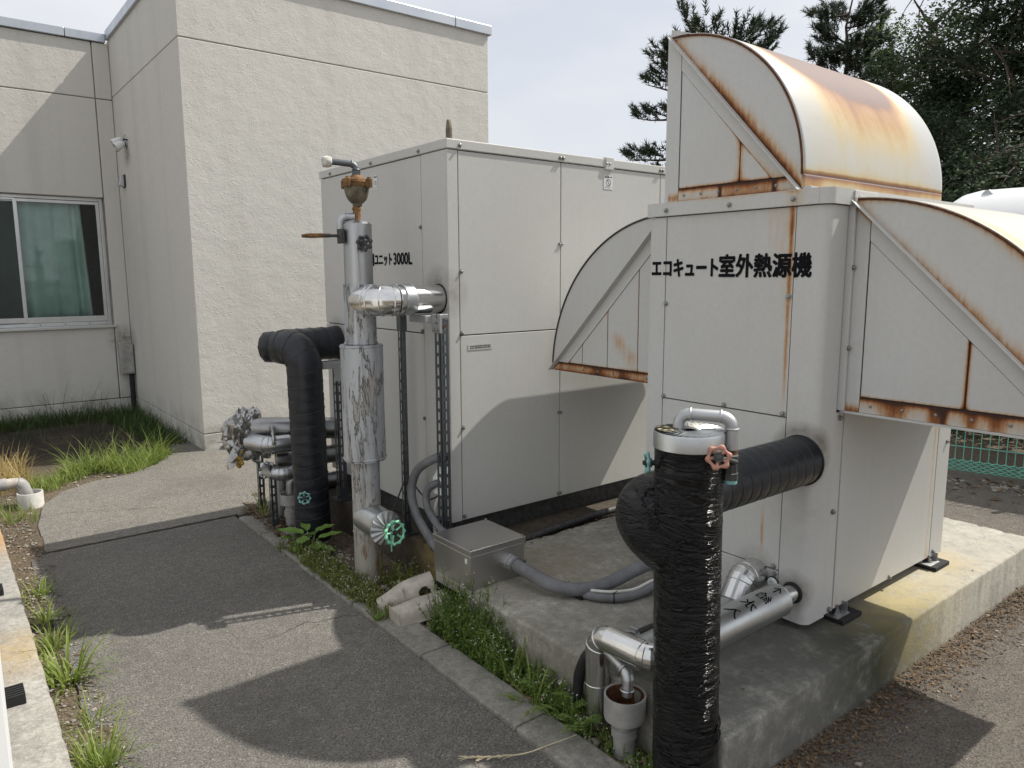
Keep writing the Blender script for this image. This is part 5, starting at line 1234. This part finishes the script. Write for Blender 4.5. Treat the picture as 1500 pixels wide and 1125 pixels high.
def pine(x, y, H, seed, z_lo, spread, label, ntuft=1.0, m='needle', lean=(0, 0), grp='trees beyond the yard', flat=False, crownf=None, nl=.16, extra=()):
    rnd = random.Random(seed); t = thing('pine_tree', label, 'tree', (x, y, G), grp)
    tr = MB(); cr_b = MB(); P = []
    for k in range(13): f = k/12; P.append(Vector((x+lean[0]*f*f+rnd.gauss(0, .05), y+lean[1]*f*f+rnd.gauss(0, .05), G-.1+(H+.1)*f)))
    tr.tube(P, [.20*(1-.9*k/12)*(H/9) for k in range(13)], 8)
    z = z_lo; todo = []
    while z < H-.15:
        f = (z-G)/H; rad = spread*(crownf(f) if crownf else (1-.75*max(0, (f-.35)/.65)))
        for q in range(rnd.randint(3, 5)): todo.append((z, rnd.uniform(0, 6.28), rad*rnd.uniform(.55, 1.1), rnd.uniform(-.05, .22)+.5*max(0, f-.75)))
        z += rnd.uniform(.28, .5)*max(.8, H/9)
    todo += list(extra)
    for z, th, L, e in todo:
        f = (z-G)/H; i = min(11, int(f*12)); p = P[i].lerp(P[i+1], f*12-i)
        if True:
            br = branch(tr, p+Vector((0, 0, rnd.uniform(-.15, .15))), (math.cos(th), math.sin(th), e), L, .045*(L/2+.3), rnd, .25)
            nt_ = int(L*8*ntuft)
            for s_ in range(nt_):
                u = rnd.uniform(.30, 1.0)**.8; j = min(len(br)-2, int(u*(len(br)-1))); o = br[j].lerp(br[j+1], u*(len(br)-1)-j)
                dirb = (br[j+1]-br[j]).normalized(); side = Vector((-dirb.y, dirb.x, 0))*rnd.gauss(0, .55*(1.15-u)+.18)
                tip = o+side*L*.38+Vector((0, 0, rnd.uniform(.0, .20)))
                if rnd.random() < .4: tr.tube([o, (o+tip)/2+Vector((0, 0, -.02)), tip], [.012, .009, .005], 4, False)
                # a shoot: several whorls of needles along an upward sweeping twig
                sd_ = (dirb*.7+side*.8+Vector((0, 0, rnd.uniform(.2, .75)))).normalized(); SL = rnd.uniform(.14, .34)
                for w_ in range(6):
                    oo = tip+sd_*SL*w_/6
                    for c in range(6):
                        nd = (sd_*.8+Vector((rnd.gauss(0, .6), rnd.gauss(0, .6), rnd.gauss(.1, .55)))).normalized(); wedge(cr_b, oo, nd, nl*rnd.uniform(.6, 1.1), .0125, rnd)
    tr.build('trunk', 'bark', t, smooth=60); cr_b.build('crown', m, t); return t
def broad(x, y, H, seed, label, rx=2.6, z_lo=2.0, nclump=150, m='leaf1', per=150, grp='trees beyond the yard', ll=.17, tr_r=.16, name='broadleaf_tree', cl=.55):
    rnd = random.Random(seed); t = thing(name, label, 'tree', (x, y, G), grp); tr = MB(); cb = MB(); P = []
    for k in range(9): f = k/8; P.append(Vector((x+rnd.gauss(0, .12)*f*2, y+rnd.gauss(0, .12)*f*2, G-.1+(H*.8)*f)))
    tr.tube(P, [tr_r*(1-.85*k/8) for k in range(9)], 8)
    ends = []
    for q in range(22):
        f = rnd.uniform(.22, 1); i = min(7, int(f*8)); p = P[i].lerp(P[i+1], f*8-i); th = rnd.uniform(0, 6.28); L = rx*rnd.uniform(.5, 1.05)*(1-.45*f)
        br = branch(tr, p, (math.cos(th), math.sin(th), rnd.uniform(.2, 1.0)), L, tr_r*.38, rnd, .2); ends.append(br)
    for c in range(nclump):
        br = rnd.choice(ends); u = rnd.uniform(.25, 1.05); j = min(len(br)-2, int(u*(len(br)-1))); o = br[j].lerp(br[j+1], u*(len(br)-1)-j)
        o = o+Vector((rnd.gauss(0, rx*.20), rnd.gauss(0, rx*.20), rnd.gauss(0, H*.06)))
        if o.z < z_lo: o.z = z_lo+abs(rnd.gauss(0, .6))
        rr_ = cl*rnd.uniform(.5, 1.25)
        tr.tube([br[j], (br[j]+o)/2+Vector((0, 0, .05)), o], [.018, .012, .006], 4, False)
        for k in range(int(per*rnd.uniform(.5, 1.3))):
            q = Vector((rnd.gauss(0, rr_*.62), rnd.gauss(0, rr_*.62), rnd.gauss(0, rr_*.30))); q.z -= .25*(q.x*q.x+q.y*q.y)/max(.2, rr_)
            leafquad(cb, o+q, ll*rnd.uniform(.6, 1.2), rnd)
    tr.build('trunk', 'bark', t, smooth=60); cb.build('crown', m, t); return t
pine(14.4, 10.75, 6.75, 5, 4.7, 1.7, 'near pine with upswept shoots, directly behind the top hood', 2.1, crownf=lambda f: .85 if f < .72 else 1.0, nl=.17, extra=[(3.5, 2.45, 1.9, .0), (3.75, 2.2, 1.7, .08), (4.3, 2.55, 1.95, .02), (4.9, 2.4, 1.75, .05), (5.4, 2.6, 1.7, .08), (5.9, 2.45, 1.6, .15), (6.2, 2.7, 1.4, .25), (6.3, 2.2, 1.3, .3), (6.3, 1.6, 1.0, .4), (6.4, 5.4, 1.2, .3), (6.0, 5.5, 1.6, .2)])
pine(22.6, 12.1, 9.7, 8, 3.0, 2.9, 'tall thin pine with a bare visible trunk, second tree from the left', 2.2, 'needle2', nl=.22)
broad(21.6, 9.2, 10.2, 21, 'lighter green tree between the tall pine and the dark trees', 2.2, 4.2, 75, 'leaf2', 200, ll=.115, cl=.5)
broad(19.5, 7.6, 11.0, 22, 'dark broadleaf tree filling the upper right, left of two', 3.0, 2.4, 120, 'leaf1', 330, ll=.105, cl=.5)
broad(18.0, 5.4, 11.5, 23, 'dark broadleaf tree at the right edge of the photo, right of two', 3.2, 2.0, 125, 'leaf1', 330, ll=.105, cl=.5)
broad(21.0, 3.0, 10.5, 24, 'dark broadleaf tree just outside the right edge beyond the fence', 2.8, 2.2, 90, 'leaf1', 110, ll=.2)
broad(24.8, 12.6, 6.9, 25, 'low dark tree behind the tall thin pine', 2.6, 1.2, 80, 'leaf1', 280, ll=.11, tr_r=.12)
broad(17.2, 8.9, 5.9, 26, 'low dark bushy tree directly behind the far end of the top hood', 2.0, .9, 80, 'leaf1', 330, ll=.085, tr_r=.11)
broad(15.6, 6.6, 5.2, 27, 'low dark bushy tree beyond the white tank', 2.1, .6, 85, 'leaf1', 360, ll=.08, tr_r=.11)
broad(13.8, 4.4, 4.4, 28, 'lowest dark bushy tree at the right behind the fence', 2.0, .4, 85, 'leaf1', 300, ll=.085, tr_r=.10)
def shrub(x, y, r_, h, seed, label, nl_=3200):
    rnd = random.Random(seed); t = thing('shrub', label, 'shrub', (x, y, G), 'undergrowth behind the fence'); st = MB(); cb = MB()
    for k in range(9): th = rnd.uniform(0, 6.28); branch(st, (x, y, G-.02), (math.cos(th)*.5, math.sin(th)*.5, 1), h*.8, .014, rnd)
    for k in range(nl_):
        th = rnd.uniform(0, 6.28); q = math.sqrt(rnd.random())*r_; leafquad(cb, Vector((x+q*math.cos(th), y+q*math.sin(th), G+rnd.uniform(.02, 1)*h*(1-.5*(q/r_)**2))), rnd.uniform(.05, .11), rnd)
    st.build('stems', 'bark', t); cb.build('foliage', 'leaf1', t)
shrub(8.3, 3.7, 1.1, 1.15, 31, 'dark shrub seen through the fence, leftmost'); shrub(8.5, 2.6, 1.1, 1.2, 32, 'dark shrub seen through the fence, middle'); shrub(8.9, 1.3, 1.1, 1.2, 33, 'dark shrub seen through the fence, rightmost')

# ================================================================== GRASS, WEEDS, LITTER
def blade(b, o, h, w_, lean, rnd, n=4, curl=1.2):
    th = rnd.uniform(0, 6.28) if lean is None else lean; d = Vector((math.cos(th), math.sin(th), 0)); s_ = Vector((-d.y, d.x, 0)); s_.rotate(Matrix.Rotation(rnd.uniform(-.8, .8), 3, 'Z'))
    tl = rnd.uniform(.1, .45); P = []; p = Vector(o); a = tl*.5
    vs = []
    for k in range(n+1):
        f = k/n; ww = w_*(1-f)**.7*(.6+.4*min(1, f*4)); vs += [p-s_*ww, p+s_*ww]; a += curl*tl/n*2; p = p+(d*math.sin(a)+Vector((0, 0, 1))*math.cos(a))*h/n
    b.add(vs, [(2*k, 2*k+1, 2*k+3, 2*k+2) for k in range(n)])
def patch(name, m, pts, hh, ww, rnd, curl=1.2):
    b = MB()
    for (x, y, z) in pts: blade(b, (x, y, z), rnd.uniform(*hh), rnd.uniform(*ww), None, rnd, 4, curl)
    return kind(b.build(name, m), 'stuff')
rnd = random.Random(77)
def inpoly(n, x0, x1, y0, y1, z=.09, f=None):
    o = []
    while len(o) < n:
        x, y = rnd.uniform(x0, x1), rnd.uniform(y0, y1)
        if f is None or rnd.random() < f(x, y): o.append((x, y, z))
    return o
# bright grass in front of the shaded corner
def gf(x, y): 
    c = .72+.5*(x-.45)-.0; return 1 if abs(y-(6.18+.42*(x-.5)+.12*math.sin(x*9)))-.18 < .13*mnoise.noise(Vector((x*5, y*5, 0))) else 0
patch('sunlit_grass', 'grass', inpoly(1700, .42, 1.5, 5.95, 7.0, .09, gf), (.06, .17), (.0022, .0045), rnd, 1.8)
patch('tall_grass_stalks', 'grass', inpoly(330, .7, 1.5, 6.1, 6.8, .09, gf), (.2, .40), (.0025, .0045), rnd, 2.6)
patch('dry_grass', 'drygrass', inpoly(800, .05, .47, 6.0, 6.9, .09), (.10, .30), (.002, .0045), rnd, 1.6)
patch('short_verge_grass', 'grass', inpoly(260, .05, .42, 5.25, 5.75, .09), (.05, .13), (.002, .004), rnd)
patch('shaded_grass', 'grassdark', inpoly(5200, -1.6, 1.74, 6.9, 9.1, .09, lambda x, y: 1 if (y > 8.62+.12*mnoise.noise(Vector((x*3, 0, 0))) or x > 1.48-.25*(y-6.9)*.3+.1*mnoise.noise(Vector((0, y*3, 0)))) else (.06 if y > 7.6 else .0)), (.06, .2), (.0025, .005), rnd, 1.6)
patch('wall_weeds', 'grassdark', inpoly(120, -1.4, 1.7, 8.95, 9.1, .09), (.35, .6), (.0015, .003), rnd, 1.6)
# individual clumps along the left kerb
def clump(x, y, n, h, ww, label, seed, m='grass', r_=.06, name='grass_clump', grp='grass clumps along the left plinth', curl=2.3):
    r2 = random.Random(seed); b = MB()
    for k in range(n):
        th = r2.uniform(0, 6.28); q = r2.uniform(0, r_); blade(b, (x+q*math.cos(th), y+q*math.sin(th), .09), r2.uniform(*h), r2.uniform(*ww), th if r2.random() < .75 else None, r2, 6, curl)
    o = b.build(name, m, None, loc=(x, y, .09)); tag(o, label, 'grass', grp)
clump(.275, 3.02, 60, (.12, .27), (.004, .0085), 'biggest wide-bladed grass clump beside the left plinth', 1)
clump(.27, 3.36, 50, (.08, .18), (.0035, .007), 'medium grass clump just beyond the biggest one on the left', 2)
clump(.275, 3.66, 45, (.06, .15), (.003, .006), 'small grass clump third along the left plinth', 3)
clump(.285, 3.98, 40, (.06, .14), (.003, .006), 'farthest small grass clump along the left plinth, near the shadow', 4)
clump(.285, 2.40, 170, (.08, .19), (.002, .004), 'dense fine-bladed grass tuft at the bottom left corner', 5, curl=1.7, r_=.085)
clump(.30, 2.68, 26, (.08, .18), (.002, .004), 'sparse little grass tuft next to the dense bottom left one', 6)
clump(1.535, 4.45, 16, (.12, .30), (.002, .004), 'thin grass stems beside the short slotted posts', 7, grp='grass tufts by the pipes', r_=.06)
clump(1.57, 1.98, 12, (.15, .30), (.005, .008), 'wide green grass shoot among the weeds by the plinth', 8, grp='grass tufts by the pipes', r_=.05)
clump(1.53, 1.82, 40, (.08, .2), (.004, .008), 'bright grass tuft leaning over the kerb near the middle', 9, grp='grass tufts by the pipes')
# weeds: stems with small leaves, tiny flowers on top
wd_ = MB(); wf = MB(); wy = MB()
def weed(b, x, y, h, r2, leaf=.016, fl=.5):
    th = r2.uniform(0, 6.28); d = Vector((math.cos(th)*.3, math.sin(th)*.3, 1)).normalized(); P = [Vector((x, y, .095))]; n = 5
    for k in range(n): d = (d+Vector((r2.gauss(0, .12), r2.gauss(0, .12), .05))).normalized(); P.append(P[-1]+d*h/n)
    b.tube(P, [.0016]*n+[.0007], 3, False)
    for k in range(int(h/.012)):
        u = r2.uniform(.0, .95)**1.2; i = min(n-1, int(u*n)); o = P[i].lerp(P[i+1], u*n-i); leafquad(b, o, leaf*r2.uniform(.6, 1.5)*(1.25-u*.6), r2, .4)
    if r2.random() < fl:
        for k in range(r2.randint(1, 4)):
            q = P[-1]+Vector((r2.gauss(0, .009), r2.gauss(0, .009), r2.gauss(0, .006)))
            for m_ in range(4): leafquad(wf, q, .0055, r2, 1)
r2 = random.Random(5)
for k in range(1100):
    y = r2.uniform(1.60, 2.50); x = 1.535+r2.random()*.12
    dens = .5+.5*sm(y, 1.95, 2.15)*1.0
    if r2.random() < dens: weed(wd_, x, y, r2.uniform(.05, .13)+(.20*r2.random()**1.3*sm(y, 1.95, 2.3)), r2, .015, .16)
for k in range(1150):
    y = r2.uniform(2.70, 3.85); x = r2.uniform(1.40+.05*mnoise.noise(Vector((y*4, 0, 0))), 1.53+.04*mnoise.noise(Vector((0, y*3, 0))))
    weed(wy, x, y, r2.uniform(.04, .11), r2, .014, .15)
for k in range(160):
    y = r2.uniform(1.0, 1.7); x = r2.uniform(1.535, 1.63); weed(wd_, x, y, r2.uniform(.03, .09), r2, .017, .2)
for k in range(90): weed(wy, 1.66+r2.uniform(-.05, .08), r2.uniform(2.78, 3.1), r2.uniform(.05, .16), r2, .016, .3)
for k in range(70): weed(wy, r2.uniform(.22, .36), r2.uniform(2.3, 4.2), r2.uniform(.02, .06), r2, .015, .1)
kind(wd_.build('weeds', 'weed'), 'stuff'); kind(wy.build('weeds', 'weedy'), 'stuff'); kind(wf.build('weed_flowers', 'flower'), 'stuff')
# broad-leaved plant at the foot of the black wrapped pipe, each large leaf a part
def bigleaf(parent, base, tip, w_, cup=.15):
    base, tip = Vector(base), Vector(tip); d = tip-base; L = d.length; d.normalize(); s_ = d.cross(Vector((0, 0, 1))).normalized(); n_ = s_.cross(d); b = MB()
    def fn(u, v):
        ww = w_*math.sin(math.pi*min(1, u*.93+.07))**.7*(1-.25*u); a = (v-.5)*2; return base+d*L*u+s_*ww*a+n_*(cup*w_*a*a-.16*L*u*u+.01*math.sin(u*14)*abs(a)*.3)
    b.grid(fn, 10, 8); return b.build('leaf', 'bigleaf', parent, smooth=180)
pl = thing('broadleaf_plant', 'broad-leaved green plant at the foot of the black rubber-wrapped pipe', 'plant', (1.53, 3.74, .1))
st = MB(); rb = random.Random(9)
LV = [((1.47, 3.80, .17), (1.39, 3.78, .20), .05), ((1.57, 3.75, .20), (1.66, 3.71, .24), .05), ((1.49, 3.70, .14), (1.40, 3.66, .165), .042), ((1.55, 3.79, .17), (1.62, 3.83, .21), .045), ((1.46, 3.73, .12), (1.38, 3.72, .12), .04), ((1.52, 3.66, .16), (1.50, 3.56, .18), .04), ((1.50, 3.76, .20), (1.40, 3.86, .235), .055), ((1.56, 3.69, .18), (1.66, 3.62, .225), .05), ((1.51, 3.71, .19), (1.43, 3.68, .19), .045), ((1.53, 3.77, .21), (1.55, 3.87, .25), .035), ((1.50, 3.74, .16), (1.40, 3.73, .15), .045), ((1.55, 3.72, .15), (1.56, 3.62, .14), .04), ((1.48, 3.66, .14), (1.40, 3.60, .13), .036), ((1.54, 3.66, .15), (1.60, 3.56, .15), .035), ((1.47, 3.45, .13), (1.42, 3.38, .14), .028), ((1.50, 3.43, .13), (1.50, 3.34, .15), .028)]
for b0, t0, w_ in LV: bigleaf(pl, b0, t0, w_*.85); st.tube([Vector((1.525+(b0[0]-1.525)*.2, b0[1]+.0, .09)), Vector(b0)], .003, 5, False)
st.build('stems', 'bigleaf', pl)
pf = thing('fern_like_weed', 'fern-like weed with paired oval leaflets left of the drop pipe', 'plant', (1.56, 1.72, .1)); lf = MB(); r3 = random.Random(14)
for q in range(16):
    th = r3.uniform(0, 6.28); L = r3.uniform(.07, .14); o = Vector((1.56+r3.uniform(-.04, .04), 1.70+r3.uniform(-.1, .12), .10)); P = [o+Vector((math.cos(th)*L*u, math.sin(th)*L*u, .09*math.sin(u*2.0))) for u in (0, .25, .5, .75, 1)]
    lf.tube(P, .0012, 3, False)
    for u in [.2+.09*k for k in range(9)]:
        i = min(3, int(u*4)); p = P[i].lerp(P[i+1], u*4-i); s_ = Vector((-math.sin(th), math.cos(th), .15))
        for sg in (-1, 1): e = s_*sg*.019; f_ = Vector((math.cos(th), math.sin(th), 0))*.006; lf.add([p, p+e*.5+f_, p+e, p+e*.5-f_], [(0, 1, 2, 3)])
kind(lf.build('leaflets', 'weed', pf), 'stuff')
bl = thing('single_leaf', 'single pale green oval leaf on the kerb under the broken covers', 'leaf', (1.42, 2.73, .13)); bigleaf(bl, (1.44, 2.75, .135), (1.385, 2.70, .15), .022)
# dead stalk lying across the path
b = MB(); sp = catmull([(1.19, 1.73, .118), (1.25, 1.68, .121), (1.33, 1.63, .124), (1.42, 1.60, .135), (1.50, 1.575, .145)], 6); b.tube(sp, [.0035-.0025*i/len(sp) for i in range(len(sp))], 5)
for k in range(24): o = sp[random.randint(0, 10)]; b.tube([o, o+Vector((random.uniform(-.035, -.01), random.uniform(-.005, .02), random.uniform(0, .006)))], .0011, 3, False)
tag(b.build('dead_stalk', 'straw', None, loc=(1.3, 1.65, .11)), 'dry pale grass stalk lying across path edge and kerb', 'stalk')
b = MB(); b.lathe((2.13, 2.645, .298), (0, 0, 1), [(0, 0), (0, .016), (.012, .02), (.022, .013), (.026, 0)], 7); tag(b.build('pebble', 'stone', None, loc=(2.13, 2.645, .298)), 'pale loose stone on the plinth near the tank foot', 'stone')
# loose stones and litter
ico = [(0, 0, 1), (.894, 0, .447), (.276, .851, .447), (-.724, .526, .447), (-.724, -.526, .447), (.276, -.851, .447), (.724, .526, -.447), (-.276, .851, -.447), (-.894, 0, -.447), (-.276, -.851, -.447), (.724, -.526, -.447), (0, 0, -1)]
icf = [(0, 1, 2), (0, 2, 3), (0, 3, 4), (0, 4, 5), (0, 5, 1), (1, 6, 2), (2, 7, 3), (3, 8, 4), (4, 9, 5), (5, 10, 1), (2, 6, 7), (3, 7, 8), (4, 8, 9), (5, 9, 10), (1, 10, 6), (11, 7, 6), (11, 8, 7), (11, 9, 8), (11, 10, 9), (11, 6, 10)]
def stone(b, x, y, z, s_, r2):
    sx, sy, sz = s_*r2.uniform(.6, 1.3), s_*r2.uniform(.6, 1.3), s_*r2.uniform(.35, .7); a = r2.uniform(0, 6.28); c, s = math.cos(a), math.sin(a)
    b.add([(x+(p[0]*c*sx-p[1]*s*sy)*r2.uniform(.8, 1.2), y+(p[0]*s*sx+p[1]*c*sy)*r2.uniform(.8, 1.2), z+p[2]*sz) for p in ico], icf)
r2 = random.Random(41); b = MB()
for k in range(1500): x, y = r2.uniform(.2, 1.6), r2.uniform(5.4, 6.7); stone(b, x, y, .095, abs(r2.gauss(0, .006))+.002, r2) if y < 6.0+.35*x else None
for k in range(900): stone(b, r2.uniform(.19, .36), r2.uniform(2.2, 5.4), .112, abs(r2.gauss(0, .004))+.0015, r2)
for k in range(900): stone(b, r2.uniform(1.53, 1.66), r2.uniform(1.0, 4.6), .108, abs(r2.gauss(0, .006))+.002, r2)
for k in range(700): stone(b, .35+r2.random()*1.04, r2.uniform(1.3, 4.5), .112, abs(r2.gauss(0, .0016))+.0008, r2)
for k in range(350): stone(b, r2.uniform(1.85, 6), r2.uniform(-.6, 1.12), .095, abs(r2.gauss(0, .0025))+.001, r2)
for k in range(60): stone(b, 1.9+r2.random()*2.2, 1.12-abs(r2.gauss(0, .10)), .096, abs(r2.gauss(0, .004))+.002, r2)
for k in range(700): p = FA+fu*r2.uniform(0, FL); stone(b, p.x-abs(r2.gauss(.1, .18)), p.y, .098, abs(r2.gauss(0, .010))+.004, r2)
kind(b.build('gravel', 'stone', smooth=30), 'stuff')
b = MB()
def litter(x, y, z, s_): 
    a = r2.uniform(0, 6.28); d = Vector((math.cos(a), math.sin(a), r2.gauss(0, .25))).normalized(); q = Vector((-d.y, d.x, r2.gauss(0, .4))).normalized(); o = Vector((x, y, z)); w_ = s_*r2.uniform(.06, .3); b.add([o-q*w_, o+d*s_*.5+q*w_, o+d*s_, o+d*s_*.5-q*w_], [(0, 1, 2, 3)])
for k in range(4200): litter(1.85+r2.random()*2.4, 1.125-abs(r2.gauss(0, .075)), .097+abs(r2.gauss(0, .005)), r2.uniform(.006, .026))
for k in range(1500): litter(r2.uniform(1.9, 6), r2.uniform(-1, 1.1), .097, r2.uniform(.004, .016))
for k in range(1500): litter(r2.uniform(1.53, 1.8), r2.uniform(.9, 4.6), .11+abs(r2.gauss(0, .008)), r2.uniform(.008, .035))
for k in range(900): litter(1.46+abs(r2.gauss(0, .07)), r2.uniform(3.95, 4.65), .118+abs(r2.gauss(0, .012)), r2.uniform(.01, .05))
for k in range(700): litter(r2.uniform(.18, .38), r2.uniform(2.2, 5.4), .113, r2.uniform(.006, .03))
for k in range(900): p = FA+fu*r2.uniform(0, FL); litter(p.x-abs(r2.gauss(.1, .22)), p.y, .10, r2.uniform(.02, .09))
for k in range(160): litter(r2.uniform(1.3, 4.2), r2.uniform(1.15, 2.7), .303, r2.uniform(.005, .016)) if r2.random() < .4 else litter(1.95+r2.random()*1.9, 2.66+r2.random()*.03, .304, r2.uniform(.01, .03))
kind(b.build('leaf_litter', 'litter'), 'stuff')
